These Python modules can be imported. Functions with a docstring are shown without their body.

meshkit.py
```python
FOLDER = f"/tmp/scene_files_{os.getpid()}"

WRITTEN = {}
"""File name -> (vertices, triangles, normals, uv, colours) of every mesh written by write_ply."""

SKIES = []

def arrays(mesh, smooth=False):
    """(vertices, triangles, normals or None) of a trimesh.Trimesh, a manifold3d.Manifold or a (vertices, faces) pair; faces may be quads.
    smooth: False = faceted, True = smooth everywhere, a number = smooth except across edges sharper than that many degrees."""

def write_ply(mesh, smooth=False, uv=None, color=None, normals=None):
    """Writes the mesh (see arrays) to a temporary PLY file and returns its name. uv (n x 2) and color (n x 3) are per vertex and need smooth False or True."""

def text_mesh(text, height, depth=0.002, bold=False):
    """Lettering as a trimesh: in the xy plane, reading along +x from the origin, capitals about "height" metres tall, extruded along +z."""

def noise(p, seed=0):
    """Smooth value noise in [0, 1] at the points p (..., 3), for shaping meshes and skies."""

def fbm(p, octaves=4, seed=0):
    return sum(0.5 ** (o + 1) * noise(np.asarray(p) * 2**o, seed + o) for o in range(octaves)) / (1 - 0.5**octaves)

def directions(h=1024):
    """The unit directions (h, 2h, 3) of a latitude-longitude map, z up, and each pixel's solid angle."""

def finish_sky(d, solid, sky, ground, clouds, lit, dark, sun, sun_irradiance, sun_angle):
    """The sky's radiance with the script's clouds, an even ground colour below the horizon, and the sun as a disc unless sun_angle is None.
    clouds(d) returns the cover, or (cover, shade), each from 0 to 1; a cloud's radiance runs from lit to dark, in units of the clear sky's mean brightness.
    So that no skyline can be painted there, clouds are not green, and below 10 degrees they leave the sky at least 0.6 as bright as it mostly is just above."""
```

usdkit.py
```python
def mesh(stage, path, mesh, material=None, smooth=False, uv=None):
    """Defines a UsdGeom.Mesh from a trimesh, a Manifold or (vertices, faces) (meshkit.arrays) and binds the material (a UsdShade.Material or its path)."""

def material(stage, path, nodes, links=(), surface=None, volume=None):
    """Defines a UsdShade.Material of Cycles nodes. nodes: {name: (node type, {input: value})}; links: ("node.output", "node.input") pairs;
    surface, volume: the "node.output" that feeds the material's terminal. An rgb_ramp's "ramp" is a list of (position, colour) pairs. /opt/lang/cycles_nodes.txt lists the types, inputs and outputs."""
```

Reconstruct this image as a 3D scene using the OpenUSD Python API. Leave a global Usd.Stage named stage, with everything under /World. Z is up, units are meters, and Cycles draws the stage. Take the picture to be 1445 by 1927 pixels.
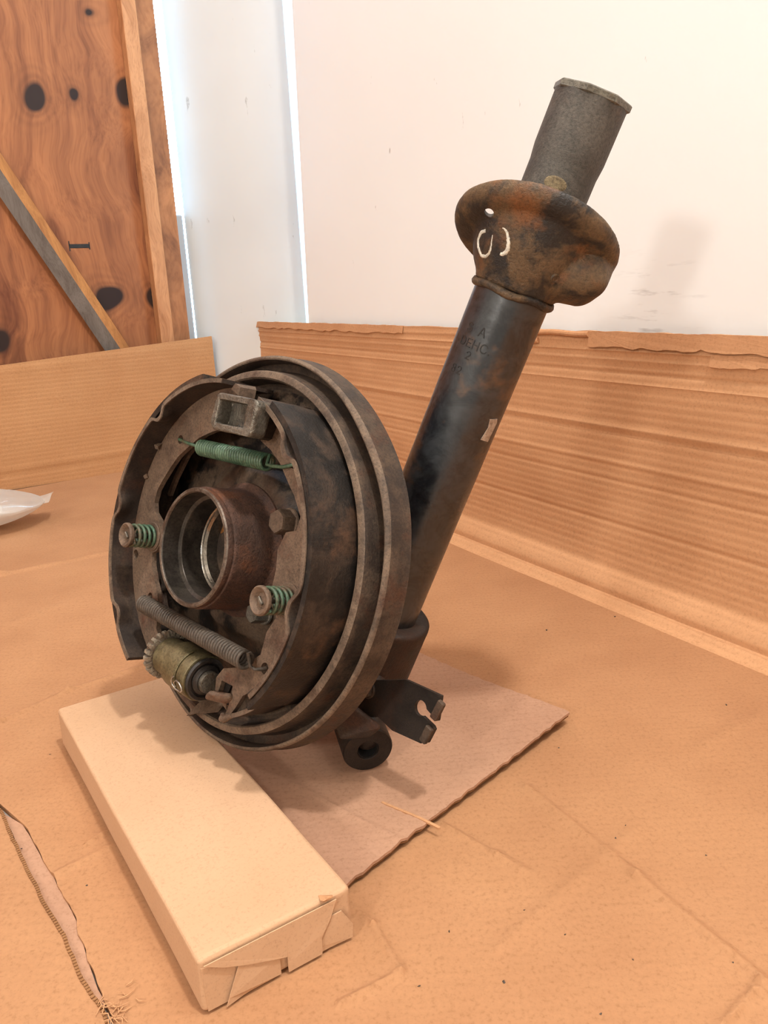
import math
import numpy as np
import trimesh
import shapely.geometry as sg
from scipy.spatial import cKDTree
from manifold3d import Manifold, Mesh as MMesh
from pxr import Gf, Sdf, Usd, UsdGeom, UsdLux, UsdShade
import usdkit
import meshkit

rng = np.random.default_rng(7)
stage = Usd.Stage.CreateInMemory()
UsdGeom.SetStageUpAxis(stage, UsdGeom.Tokens.z)
UsdGeom.SetStageMetersPerUnit(stage, 1.0)
UsdGeom.Xform.Define(stage, "/World")
UsdGeom.Scope.Define(stage, "/World/Looks")

# ------------------------------------------------------------------ camera
EXPOSURE = 0.0
cam = UsdGeom.Camera.Define(stage, "/World/camera")
cam.CreateHorizontalApertureAttr(36.0)
cam.CreateVerticalApertureAttr(36.0 * 1927 / 1445)
cam.CreateFocalLengthAttr(36.0 * 1501.0 / 1445.0)
cam.CreateClippingRangeAttr((0.02, 200.0))
cam.CreateExposureAttr(EXPOSURE)
PITCH, ROLL, EYE = 0.2742, 0.0485, 0.276
cp, sp, cr, sr = math.cos(PITCH), math.sin(PITCH), math.cos(ROLL), math.sin(ROLL)
fwd = np.array([0, cp, -sp]); r0 = np.array([1.0, 0, 0]); dn0 = np.cross(fwd, r0)
right = cr * r0 + sr * dn0; down = -sr * r0 + cr * dn0
cam.AddTransformOp().Set(Gf.Matrix4d(*right, 0, *(-down), 0, *(-fwd), 0, 0, 0, EYE, 1))

# ------------------------------------------------------------------ light
SKY = 2.2
dome = UsdLux.DomeLight.Define(stage, "/World/sky")
dome.CreateIntensityAttr(SKY)
dome.CreateColorAttr(Gf.Vec3f(0.36, 0.68, 1.0))


def lamp(name, pos, radius, power, colour):
    l = UsdLux.SphereLight.Define(stage, "/World/" + name)
    l.CreateRadiusAttr(radius)
    l.CreateIntensityAttr(power / (radius * radius))
    l.CreateColorAttr(Gf.Vec3f(*colour))
    l.AddTranslateOp().Set(Gf.Vec3d(*pos))


lamp("work_lamp_light", (-0.52, -0.60, 0.60), 0.045, 0.42, (1.0, 0.96, 0.90))
lamp("ceiling_lamp_light", (0.30, -0.02, 1.62), 0.05, 1.62, (1.0, 0.98, 0.94))
lamp("front_lamp_light", (-0.75, -0.75, 1.75), 0.06, 0.52, (1.0, 0.99, 0.97))
lamp("side_lamp_light", (-0.95, 0.60, 1.15), 0.04, 0.20, (0.70, 0.80, 1.0))


# ------------------------------------------------------------------ helpers
used = {}


def numbered(parent, name):
    k = (str(parent), name)
    n = used.get(k, 0); used[k] = n + 1
    return name if n == 0 else f"{name}_{n:03d}"


def obj(name, mesh, m, parent=None, smooth=30, label=None):
    base = parent.GetPath() if parent is not None else Sdf.Path("/World")
    p = usdkit.mesh(stage, f"{base}/{numbered(base, name)}", mesh, M[m], smooth=smooth).GetPrim()
    if label:
        p.SetCustomDataByKey("label", label)
    return p


def group_xf(name, mat=None, parent=None):
    base = parent.GetPath() if parent is not None else Sdf.Path("/World")
    x = UsdGeom.Xform.Define(stage, f"{base}/{numbered(base, name)}")
    if mat is not None:
        x.AddTransformOp().Set(Gf.Matrix4d(*[float(v) for v in np.asarray(mat).ravel()]))
    return x.GetPrim()


def tag(p, label=None, cat=None, group=None, kind=None):
    for k, v in (("label", label), ("category", cat), ("group", group), ("kind", kind)):
        if v:
            p.SetCustomDataByKey(k, v)
    return p


def tm(v, f):
    return trimesh.Trimesh(np.asarray(v, float), np.asarray(f, int), process=False)


def cat(*ms):
    return trimesh.util.concatenate([m for m in ms])


def grid_faces(n, m, wu=False, wv=False):
    f = []
    I = np.arange(n if wu else n - 1); J = np.arange(m if wv else m - 1)
    i, j = np.meshgrid(I, J, indexing="ij")
    a = i * m + j; b = ((i + 1) % n) * m + j; c = ((i + 1) % n) * m + (j + 1) % m; d = i * m + (j + 1) % m
    return np.vstack([np.stack([a, b, c], -1).reshape(-1, 3), np.stack([a, c, d], -1).reshape(-1, 3)])


def lathe(prof, n=128, closed=False):
    """profile of (r, z) around z; outward faces when the profile runs with the solid on its left seen in (r, z)."""
    p = np.asarray(prof, float)
    t = np.linspace(0, 2 * np.pi, n, endpoint=False)
    v = np.stack([p[None, :, 0] * np.cos(t)[:, None], p[None, :, 0] * np.sin(t)[:, None], np.repeat(p[None, :, 1], n, 0)], -1).reshape(-1, 3)
    m = tm(v, grid_faces(n, len(p), True, closed))
    return m


def frame_from(d, up=(0, 0, 1)):
    d = np.asarray(d, float) / np.linalg.norm(d)
    up = np.asarray(up, float)
    if abs(up @ d) > 0.95:
        up = np.array([1.0, 0, 0])
    x = np.cross(up, d); x /= np.linalg.norm(x)
    return x, np.cross(d, x), d


def place(m, origin, d, up=(0, 0, 1)):
    """mesh made around z moved so that z runs along d from origin."""
    x, y, z = frame_from(d, up)
    v = m.vertices @ np.stack([x, y, z]) + np.asarray(origin, float)
    return tm(v, m.faces)


def tube(path, r, n=12, cap=True):
    p = np.asarray(path, float); N = len(p)
    r = np.broadcast_to(np.asarray(r, float), (N,))
    t = np.gradient(p, axis=0); t /= np.linalg.norm(t, axis=1, keepdims=True)
    x = np.cross(t[0], [0.3, 0.5, 0.81]); x /= np.linalg.norm(x)
    V = []
    a = np.linspace(0, 2 * np.pi, n, endpoint=False)
    for i in range(N):
        x = x - (x @ t[i]) * t[i]; x /= np.linalg.norm(x); y = np.cross(t[i], x)
        V.append(p[i] + r[i] * (np.cos(a)[:, None] * x + np.sin(a)[:, None] * y))
    V = np.vstack(V); F = grid_faces(N, n, False, True)
    if cap:
        c0, c1 = len(V), len(V) + 1
        V = np.vstack([V, p[0], p[-1]])
        k = np.arange(n); k2 = (k + 1) % n
        F = np.vstack([F, np.stack([np.full(n, c0), k2, k], 1), np.stack([np.full(n, c1), (N - 1) * n + k, (N - 1) * n + k2], 1)])
    return tm(V, F)


def coil(p0, p1, R, wire, turns, per=20, n=8, up=(0, 0, 1), phase=0.0):
    p0, p1 = np.asarray(p0, float), np.asarray(p1, float)
    x, y, d = frame_from(p1 - p0, up); L = np.linalg.norm(p1 - p0)
    t = np.linspace(0, 1, int(turns * per) + 1); a = 2 * np.pi * turns * t + phase
    return p0 + d * (t * L)[:, None] + R * (np.cos(a)[:, None] * x + np.sin(a)[:, None] * y)


def extrude(poly, z0, z1):
    ms = []
    for g in getattr(poly, "geoms", [poly]):
        m = trimesh.creation.extrude_polygon(g, z1 - z0, engine="earcut"); m.apply_translation([0, 0, z0]); ms.append(m)
    return cat(*ms)


def box(x0, x1, y0, y1, z0, z1, bevel=0.0):
    if bevel <= 0:
        m = trimesh.creation.box([x1 - x0, y1 - y0, z1 - z0]); m.apply_translation([(x0 + x1) / 2, (y0 + y1) / 2, (z0 + z1) / 2]); return m
    b = bevel; pts = []
    for x, sx in ((x0, 1), (x1, -1)):
        for y, sy in ((y0, 1), (y1, -1)):
            for z, sz in ((z0, 1), (z1, -1)):
                for k in range(3):
                    q = [x + sx * b, y + sy * b, z + sz * b]; q[k] = (x, y, z)[k]; pts.append(q)
    return trimesh.Trimesh(*_hull(pts), process=False)


def _hull(pts):
    h = trimesh.convex.convex_hull(np.asarray(pts, float)); return h.vertices, h.faces


def hull(pts):
    return trimesh.Trimesh(*_hull(pts), process=False)


def ball(c, r, n=24):
    return Manifold.sphere(r, n).translate([float(q) for q in c])


def mani(m):
    m = trimesh.Trimesh(m.vertices, m.faces, process=True)
    f = m.faces
    m.update_faces((f[:, 0] != f[:, 1]) & (f[:, 1] != f[:, 2]) & (f[:, 2] != f[:, 0]))
    if not m.is_winding_consistent:
        trimesh.repair.fix_winding(m)
    if m.volume < 0:
        m.invert()
    return Manifold(MMesh(np.asarray(m.vertices, np.float32), np.asarray(m.faces, np.uint32)))


def untri(mf):
    q = mf.to_mesh(); return tm(q.vert_properties[:, :3], q.tri_verts)


def soft(mf, edge=0.0025, it=10):
    m = untri(mf.refine_to_length(edge)); m = trimesh.Trimesh(m.vertices, m.faces, process=True)
    trimesh.smoothing.filter_taubin(m, iterations=it); return m


def shake(m, amp, scale, seed=0):
    """small even wobble of the vertices, for worn and hand-made things."""
    v = np.asarray(m.vertices)
    d = np.stack([meshkit.fbm(v * scale + 31.7 * k, 3, seed + k) - 0.5 for k in range(3)], 1)
    return tm(v + 2 * amp * d, m.faces)


# ------------------------------------------------------------------ materials
M = {}


def srgb(r, g, b):
    c = np.array([r, g, b]) / 255.0
    return tuple(np.where(c <= 0.04045, c / 12.92, ((c + 0.055) / 1.055) ** 2.4))


def mat(name, nodes, links, surface="p.BSDF"):
    M[name] = usdkit.material(stage, "/World/Looks/" + name, nodes, links, surface=surface)


def cardboard(name, base, dark, freq=48.0, axis="y", flute=0.25, rough=0.9, lines=0.35):
    mat(name, {
        "g": ("texture_coordinate", {}),
        "n1": ("noise_texture", {"scale": 9.0, "detail": 3.0, "roughness": 0.6}),
        "n2": ("noise_texture", {"scale": 430.0, "detail": 2.0, "roughness": 0.75}),
        "r1": ("rgb_ramp", {"ramp": [(0.3, dark), (0.62, base)]}),
        "m2": ("mix", {"mix_type": "multiply", "fac": 0.50}),
        "r2": ("rgb_ramp", {"ramp": [(0.27, (0.66, 0.60, 0.54)), (0.46, (0.98, 0.98, 0.98)), (0.75, (1.14, 1.13, 1.12))]}),
        "w": ("wave_texture", {"wave_type": "bands", "bands_direction": axis, "scale": freq, "distortion": 0.08, "detail": 1.0, "detail_scale": 0.4}),
        "r4": ("rgb_ramp", {"ramp": [(0.0, (0.90, 0.885, 0.87)), (0.35, (1.0, 1.0, 1.0))]}),
        "m4": ("mix", {"mix_type": "multiply", "fac": lines}),
        "b": ("bump", {"strength": flute * 0.6, "distance": 0.0005}),
        "p": ("principled_bsdf", {"roughness": rough, "specular_ior_level": 0.25}),
    }, [("g.object", "n1.vector"), ("g.object", "n2.vector"), ("g.object", "w.vector"), ("n1.fac", "r1.fac"), ("n2.fac", "r2.fac"), ("w.fac", "r4.fac"),
        ("r1.color", "m2.color1"), ("r2.color", "m2.color2"), ("m2.color", "m4.color1"), ("r4.color", "m4.color2"), ("m4.color", "p.base_color"),
        ] + ([("w.fac", "b.height"), ("b.normal", "p.normal")] if flute >= 0.25 else []))


K1, K1d = srgb(176, 130, 93), srgb(165, 119, 84)
cardboard("cardboard_floor", K1, K1d, lines=0.22, flute=0.18)
cardboard("cardboard_back", srgb(202, 154, 113), srgb(192, 144, 104), axis="z", flute=0.5, lines=0.42)
cardboard("cardboard_left", srgb(184, 137, 95), srgb(176, 128, 87), axis="z", flute=0.3)
cardboard("cardboard_pad", srgb(178, 138, 112), srgb(166, 126, 101), flute=0.2)
cardboard("torn_liner", srgb(196, 148, 108), srgb(180, 130, 92), flute=0.1)
cardboard("cardboard_edge", srgb(150, 108, 72), srgb(118, 82, 54), flute=0.2)
mat("kraft_paper", {
    "g": ("texture_coordinate", {}),
    "n1": ("noise_texture", {"scale": 9.0, "detail": 4.0}),
    "n2": ("noise_texture", {"scale": 700.0, "detail": 2.0, "roughness": 0.75}),
    "r1": ("rgb_ramp", {"ramp": [(0.35, srgb(192, 154, 120)), (0.65, srgb(200, 162, 129))]}),
    "r2": ("rgb_ramp", {"ramp": [(0.27, (0.55, 0.5, 0.45)), (0.45, (1, 1, 1)), (0.8, (1.1, 1.1, 1.1))]}),
    "m2": ("mix", {"mix_type": "multiply", "fac": 0.32}),
    "n4": ("noise_texture", {"scale": 14.0, "detail": 1.0, "distortion": 0.6}),
    "b": ("bump", {"strength": 0.35, "distance": 0.004}),
    "p": ("principled_bsdf", {"roughness": 0.72, "specular_ior_level": 0.35}),
}, [("g.object", "n1.vector"), ("g.object", "n2.vector"), ("g.object", "n4.vector"), ("n1.fac", "r1.fac"), ("n2.fac", "r2.fac"), ("r1.color", "m2.color1"), ("r2.color", "m2.color2"),
    ("m2.color", "p.base_color"), ("n4.fac", "b.height"), ("b.normal", "p.normal")])


def iron(name, dark, dust, rust, rough=0.7, dust_at=0.5, rust_at=0.58, scale=60.0, bump=0.5, metal=0.0, spec=0.4, fine=700.0, softness=0.12, ior=1.5):
    mat(name, {
        "g": ("texture_coordinate", {}),
        "n1": ("noise_texture", {"scale": scale, "detail": 4.0, "roughness": 0.65, "distortion": 0.5}),
        "n2": ("noise_texture", {"scale": scale * 0.55, "detail": 4.0, "roughness": 0.68}),
        "mp": ("mapping", {"location": (3.1, 7.7, 1.3)}),
        "n3": ("noise_texture", {"scale": fine, "detail": 2.0, "roughness": 0.75}),
        "r1": ("rgb_ramp", {"ramp": [(dust_at - softness, (0, 0, 0)), (dust_at + softness, (1, 1, 1))]}),
        "r2": ("rgb_ramp", {"ramp": [(rust_at - 0.05, (0, 0, 0)), (rust_at + 0.07, (1, 1, 1))]}),
        "r3": ("rgb_ramp", {"ramp": [(0.3, (0.5, 0.5, 0.5)), (0.5, (1, 1, 1)), (0.72, (1.35, 1.3, 1.25))]}),
        "a": ("mix", {"mix_type": "mix", "color1": dark, "color2": dust}),
        "c": ("mix", {"mix_type": "mix", "color2": rust}),
        "d": ("mix", {"mix_type": "multiply", "fac": 0.75}),
        "rr": ("map_range", {"from_min": 0.3, "from_max": 0.7, "to_min": rough - 0.12, "to_max": rough + 0.12}),
        "b": ("bump", {"strength": bump, "distance": 0.0006}),
        "p": ("principled_bsdf", {"metallic": metal, "specular_ior_level": spec, "ior": ior}),
    }, [("g.object", "n1.vector"), ("g.object", "mp.vector"), ("mp.vector", "n2.vector"), ("g.object", "n3.vector"),
        ("n1.fac", "r1.fac"), ("n2.fac", "r2.fac"), ("n3.fac", "r3.fac"), ("r1.color", "a.fac"), ("r2.color", "c.fac"), ("a.color", "c.color1"), ("c.color", "d.color1"), ("r3.color", "d.color2"),
        ("d.color", "p.base_color"), ("n1.fac", "rr.value"), ("rr.result", "p.roughness"), ("n3.fac", "b.height"), ("b.normal", "p.normal")])


iron("dusty_iron", (0.0285, 0.0181, 0.0125), (0.0778, 0.0498, 0.0321), (0.0596, 0.0259, 0.0135))
iron("shoe_iron", (0.0218, 0.0136, 0.0097), (0.0580, 0.0367, 0.0242), (0.0532, 0.0218, 0.0116), scale=45, dust_at=0.55)
iron("web_iron", (0.0723, 0.0442, 0.0289), (0.1530, 0.0986, 0.0646), (0.1020, 0.0442, 0.0247), scale=55, dust_at=0.42, rust_at=0.60)
iron("lining", (0.010, 0.0075, 0.006), (0.046, 0.028, 0.018), (0.070, 0.036, 0.020), scale=55, dust_at=0.56, rough=0.55, rust_at=0.60, softness=0.09)
iron("plate_floor", (0.0095, 0.0078, 0.0068), (0.0900, 0.0600, 0.0396), (0.0560, 0.0280, 0.0160), scale=38, dust_at=0.505, softness=0.05, rough=0.5)
iron("hub_rust", (0.0504, 0.0245, 0.0158), (0.0936, 0.0446, 0.0288), (0.1224, 0.0446, 0.0202), scale=70, bump=1.0, rough=0.75)
iron("bore_steel", (0.0480, 0.0400, 0.0336), (0.1120, 0.0920, 0.0736), (0.0880, 0.0480, 0.0280), scale=25, bump=0.15, rough=0.34, metal=0.6, rust_at=0.7)
iron("race_steel", (0.22, 0.195, 0.165), (0.30, 0.27, 0.23), (0.20, 0.12, 0.06), scale=30, bump=0.1, rough=0.25, metal=0.9, rust_at=0.68)
iron("dark_grease", (0.0056, 0.0049, 0.0042), (0.0210, 0.0154, 0.0105), (0.1120, 0.0490, 0.0105), scale=60, rough=0.35, rust_at=0.62)
iron("bare_steel", (0.0993, 0.0857, 0.0676), (0.1895, 0.1669, 0.1354), (0.1083, 0.0722, 0.0451), scale=70, bump=0.9, rough=0.42, metal=0.55, rust_at=0.66)
iron("brown_spring", (0.0542, 0.0405, 0.0303), (0.0939, 0.0723, 0.0549), (0.0723, 0.0433, 0.0260), scale=60, bump=0.3, rough=0.55)
iron("green_paint", (0.050, 0.098, 0.058), (0.090, 0.150, 0.090), (0.115, 0.085, 0.045), scale=90, bump=0.3, rough=0.38, rust_at=0.62, spec=0.5)
iron("worn_green", (0.045, 0.105, 0.060), (0.085, 0.125, 0.075), (0.105, 0.070, 0.040), scale=110, bump=0.3, rough=0.45, rust_at=0.53, spec=0.5)
iron("olive_brass", (0.0945, 0.0756, 0.0360), (0.1890, 0.1530, 0.0810), (0.0810, 0.0540, 0.0252), scale=45, bump=0.4, rough=0.46, metal=0.45, rust_at=0.66)
iron("gear_metal", (0.14, 0.112, 0.080), (0.26, 0.215, 0.158), (0.120, 0.075, 0.045), scale=120, bump=0.6, rough=0.6)
iron("boot_rubber", (0.0112, 0.0091, 0.0084), (0.0315, 0.0252, 0.0210), (0.0280, 0.0182, 0.0126), scale=60, rough=0.5, bump=0.2)
iron("wire_steel", (0.35, 0.33, 0.30), (0.5, 0.47, 0.43), (0.3, 0.25, 0.2), scale=60, rough=0.3, bump=0.1, metal=0.8)
iron("under_iron", (0.0072, 0.0049, 0.0040), (0.0225, 0.0144, 0.0099), (0.0292, 0.0126, 0.0067), scale=45, rough=0.6)
iron("seat_rust", (0.024, 0.019, 0.016), (0.120, 0.074, 0.038), (0.175, 0.072, 0.026), scale=46, dust_at=0.49, rust_at=0.605, bump=0.9, rough=0.58, softness=0.07)
iron("upper_grey", (0.050, 0.044, 0.037), (0.100, 0.088, 0.074), (0.105, 0.066, 0.044), scale=30, bump=0.5, rough=0.62, rust_at=0.62)
iron("nut_metal", (0.100, 0.092, 0.074), (0.190, 0.175, 0.140), (0.110, 0.085, 0.060), scale=120, bump=0.7, rough=0.45, metal=0.4)
iron("paint_mark", (0.62, 0.58, 0.48), (0.78, 0.75, 0.66), (0.45, 0.30, 0.14), scale=160, bump=0.3, rough=0.6, rust_at=0.60)
iron("stamp_dark", (0.010, 0.010, 0.010), (0.02, 0.018, 0.016), (0.03, 0.02, 0.014), rough=0.6)
iron("tube_paint", (0.009, 0.011, 0.014), (0.020, 0.023, 0.026), (0.085, 0.042, 0.022), scale=52, dust_at=0.52, rust_at=0.620, bump=0.12, rough=0.32, spec=0.6, ior=1.62, fine=300, softness=0.10)
iron("edge_dust", (0.0723, 0.0476, 0.0323), (0.1573, 0.1071, 0.0723), (0.0723, 0.0382, 0.0238), scale=60, dust_at=0.46, bump=0.5)
iron("rim_steel", (0.080, 0.055, 0.040), (0.180, 0.140, 0.110), (0.30, 0.26, 0.22), scale=80, rough=0.45, metal=0.4, rust_at=0.66, bump=0.4)
iron("label_scrap", (0.30, 0.21, 0.15), (0.46, 0.36, 0.28), (0.2, 0.1, 0.06), scale=200, rough=0.8)
iron("dark_hole", (0.004, 0.003, 0.003), (0.006, 0.005, 0.004), (0.008, 0.005, 0.004))
iron("debris", (0.05, 0.035, 0.025), (0.10, 0.07, 0.05), (0.03, 0.02, 0.015))

mat("white_panel", {
    "g": ("texture_coordinate", {}),
    "n1": ("noise_texture", {"scale": 3.0, "detail": 2.0}),
    "mp": ("mapping", {"scale": (60, 60, 20)}),
    "n2": ("noise_texture", {"scale": 1.0, "detail": 4.0, "roughness": 0.65}),
    "mp2": ("mapping", {"scale": (18, 10, 120), "rotation": (0, 0.10, 0)}),
    "n3": ("noise_texture", {"scale": 1.0, "detail": 4.0, "roughness": 0.6}),
    "vd": ("vector_math", {"math_type": "distance", "vector2": (0.262, 0.0, 0.252)}),
    "mr": ("map_range", {"from_min": 0.008, "from_max": 0.055, "to_min": 0.75, "to_max": 0.0, "clamp": True}),
    "r3": ("rgb_ramp", {"ramp": [(0.56, (0, 0, 0)), (0.74, (1, 1, 1))]}),
    "mm": ("math", {"math_type": "multiply"}),
    "r1": ("rgb_ramp", {"ramp": [(0.3, (0.86, 0.87, 0.86)), (0.65, (0.89, 0.90, 0.89))]}),
    "r2": ("rgb_ramp", {"ramp": [(0.69, (0, 0, 0)), (0.76, (1, 1, 1))]}),
    "a": ("mix", {"mix_type": "mix", "color2": (0.36, 0.32, 0.28)}),
    "c": ("mix", {"mix_type": "mix", "color2": (0.22, 0.20, 0.19)}),
    "b": ("bump", {"strength": 0.2, "distance": 0.003}),
    "p": ("principled_bsdf", {"roughness": 0.55, "specular_ior_level": 0.3}),
}, [("g.object", "n1.vector"), ("g.object", "mp.vector"), ("mp.vector", "n2.vector"), ("g.object", "mp2.vector"), ("mp2.vector", "n3.vector"), ("g.object", "vd.vector1"), ("vd.value", "mr.value"),
    ("n3.fac", "r3.fac"), ("r3.color", "mm.value1"), ("mr.result", "mm.value2"), ("n1.fac", "r1.fac"), ("n2.fac", "r2.fac"), ("r2.color", "a.fac"), ("r1.color", "a.color1"), ("a.color", "c.color1"), ("mm.value", "c.fac"),
    ("c.color", "p.base_color"), ])
mat("dimmed_white_panel", {  # white sheet; the weaker light on it is painted in as a greyer base colour
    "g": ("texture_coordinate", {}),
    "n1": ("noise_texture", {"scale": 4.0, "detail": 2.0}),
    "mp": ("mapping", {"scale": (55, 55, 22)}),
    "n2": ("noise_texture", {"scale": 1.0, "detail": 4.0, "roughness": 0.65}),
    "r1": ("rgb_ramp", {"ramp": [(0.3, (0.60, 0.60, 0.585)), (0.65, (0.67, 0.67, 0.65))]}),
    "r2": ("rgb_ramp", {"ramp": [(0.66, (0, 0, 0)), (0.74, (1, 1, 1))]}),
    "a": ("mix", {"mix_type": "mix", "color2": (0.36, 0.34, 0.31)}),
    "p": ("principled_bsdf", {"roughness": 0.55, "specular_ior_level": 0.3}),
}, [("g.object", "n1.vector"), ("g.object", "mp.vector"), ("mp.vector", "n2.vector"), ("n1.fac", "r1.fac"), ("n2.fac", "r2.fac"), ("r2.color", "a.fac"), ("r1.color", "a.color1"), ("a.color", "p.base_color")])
mat("plain_wall", {"p": ("principled_bsdf", {"base_color": (0.62, 0.58, 0.52), "roughness": 0.8})}, [])
mat("concrete", {"n": ("noise_texture", {"scale": 8.0, "detail": 6.0}), "r": ("rgb_ramp", {"ramp": [(0.3, (0.25, 0.23, 0.21)), (0.7, (0.36, 0.34, 0.31))]}), "p": ("principled_bsdf", {"roughness": 0.85})},
    [("n.fac", "r.fac"), ("r.color", "p.base_color")])


def wood(name, light, darkc, knots=(), scale=(34, 34, 1.6), rough=0.6, ring=1.0):
    nodes = {
        "g": ("texture_coordinate", {}),
        "wn": ("noise_texture", {"scale": 5.0, "detail": 2.0}),
        "wm": ("vector_math", {"math_type": "scale", "scale": 0.10}),
        "wa": ("vector_math", {"math_type": "add"}),
        "mp": ("mapping", {"scale": scale}),
        "n1": ("noise_texture", {"scale": 1.0, "detail": 5.0, "roughness": 0.6, "distortion": 0.6}),
        "r1": ("rgb_ramp", {"ramp": [(0.3, darkc), (0.46, tuple(0.55 * a + 0.45 * b for a, b in zip(light, darkc))), (0.64, light)]}),
        "mp2": ("mapping", {"scale": tuple(s * 9 for s in scale)}),
        "n2": ("noise_texture", {"scale": 1.0, "detail": 2.0}),
        "r2": ("rgb_ramp", {"ramp": [(0.3, (0.72, 0.68, 0.64)), (0.55, (1, 1, 1))]}),
        "m2": ("mix", {"mix_type": "multiply", "fac": 0.6}),
        "b": ("bump", {"strength": 0.25, "distance": 0.001}),
        "p": ("principled_bsdf", {"roughness": rough, "specular_ior_level": 0.3}),
    }
    links = [("g.object", "wn.vector"), ("wn.color", "wm.vector1"), ("g.object", "wa.vector1"), ("wm.vector", "wa.vector2"), ("wa.vector", "mp.vector"), ("mp.vector", "n1.vector"), ("n1.fac", "r1.fac"),
             ("wa.vector", "mp2.vector"), ("mp2.vector", "n2.vector"), ("n2.fac", "r2.fac"), ("r1.color", "m2.color1"), ("r2.color", "m2.color2")]
    last = "m2.color"
    for i, (x, z, r) in enumerate(knots):
        nodes[f"km{i}"] = ("mapping", {"location": (-x, 0, -z * 0.86), "scale": (1, 0, 0.86)})
        nodes[f"kl{i}"] = ("vector_math", {"math_type": "length"})
        nodes[f"kn{i}"] = ("math", {"math_type": "multiply_add", "value2": 0.035})
        nodes[f"kr{i}"] = ("map_range", {"from_min": r * 0.75 + 0.0175, "from_max": r * 1.15 + 0.0175, "to_min": 1.0, "to_max": 0.0, "clamp": True})
        nodes[f"ks{i}"] = ("math", {"math_type": "sine"})
        nodes[f"kw{i}"] = ("math", {"math_type": "multiply", "value2": 520.0})
        nodes[f"kf{i}"] = ("map_range", {"from_min": r * 1.0 + 0.0175, "from_max": r * 3.2 + 0.0175, "to_min": 0.42, "to_max": 0.0, "clamp": True})
        nodes[f"kq{i}"] = ("math", {"math_type": "multiply"})
        nodes[f"kx{i}"] = ("map_range", {"from_min": -1.0, "from_max": 1.0, "to_min": 0.35, "to_max": 1.0})
        nodes[f"ka{i}"] = ("mix", {"mix_type": "mix", "color2": tuple(0.55 * q for q in darkc)})
        nodes[f"kb{i}"] = ("mix", {"mix_type": "mix", "color2": (0.022, 0.010, 0.007)})
        links += [("wa.vector", f"km{i}.vector"), (f"km{i}.vector", f"kl{i}.vector1"), ("wn.fac", f"kn{i}.value1"), (f"kl{i}.value", f"kn{i}.value3"), (f"kn{i}.value", f"kr{i}.value"),
                  (f"kn{i}.value", f"kw{i}.value1"), (f"kw{i}.value", f"ks{i}.value1"), (f"ks{i}.value", f"kx{i}.value"), (f"kn{i}.value", f"kf{i}.value"), (f"kf{i}.result", f"kq{i}.value1"), (f"kx{i}.result", f"kq{i}.value2"),
                  (f"kq{i}.value", f"ka{i}.fac"), (last, f"ka{i}.color1"), (f"ka{i}.color", f"kb{i}.color1"), (f"kr{i}.result", f"kb{i}.fac")]
        last = f"kb{i}.color"
    links.append((last, "p.base_color"))
    mat(name, nodes, links)


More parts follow.
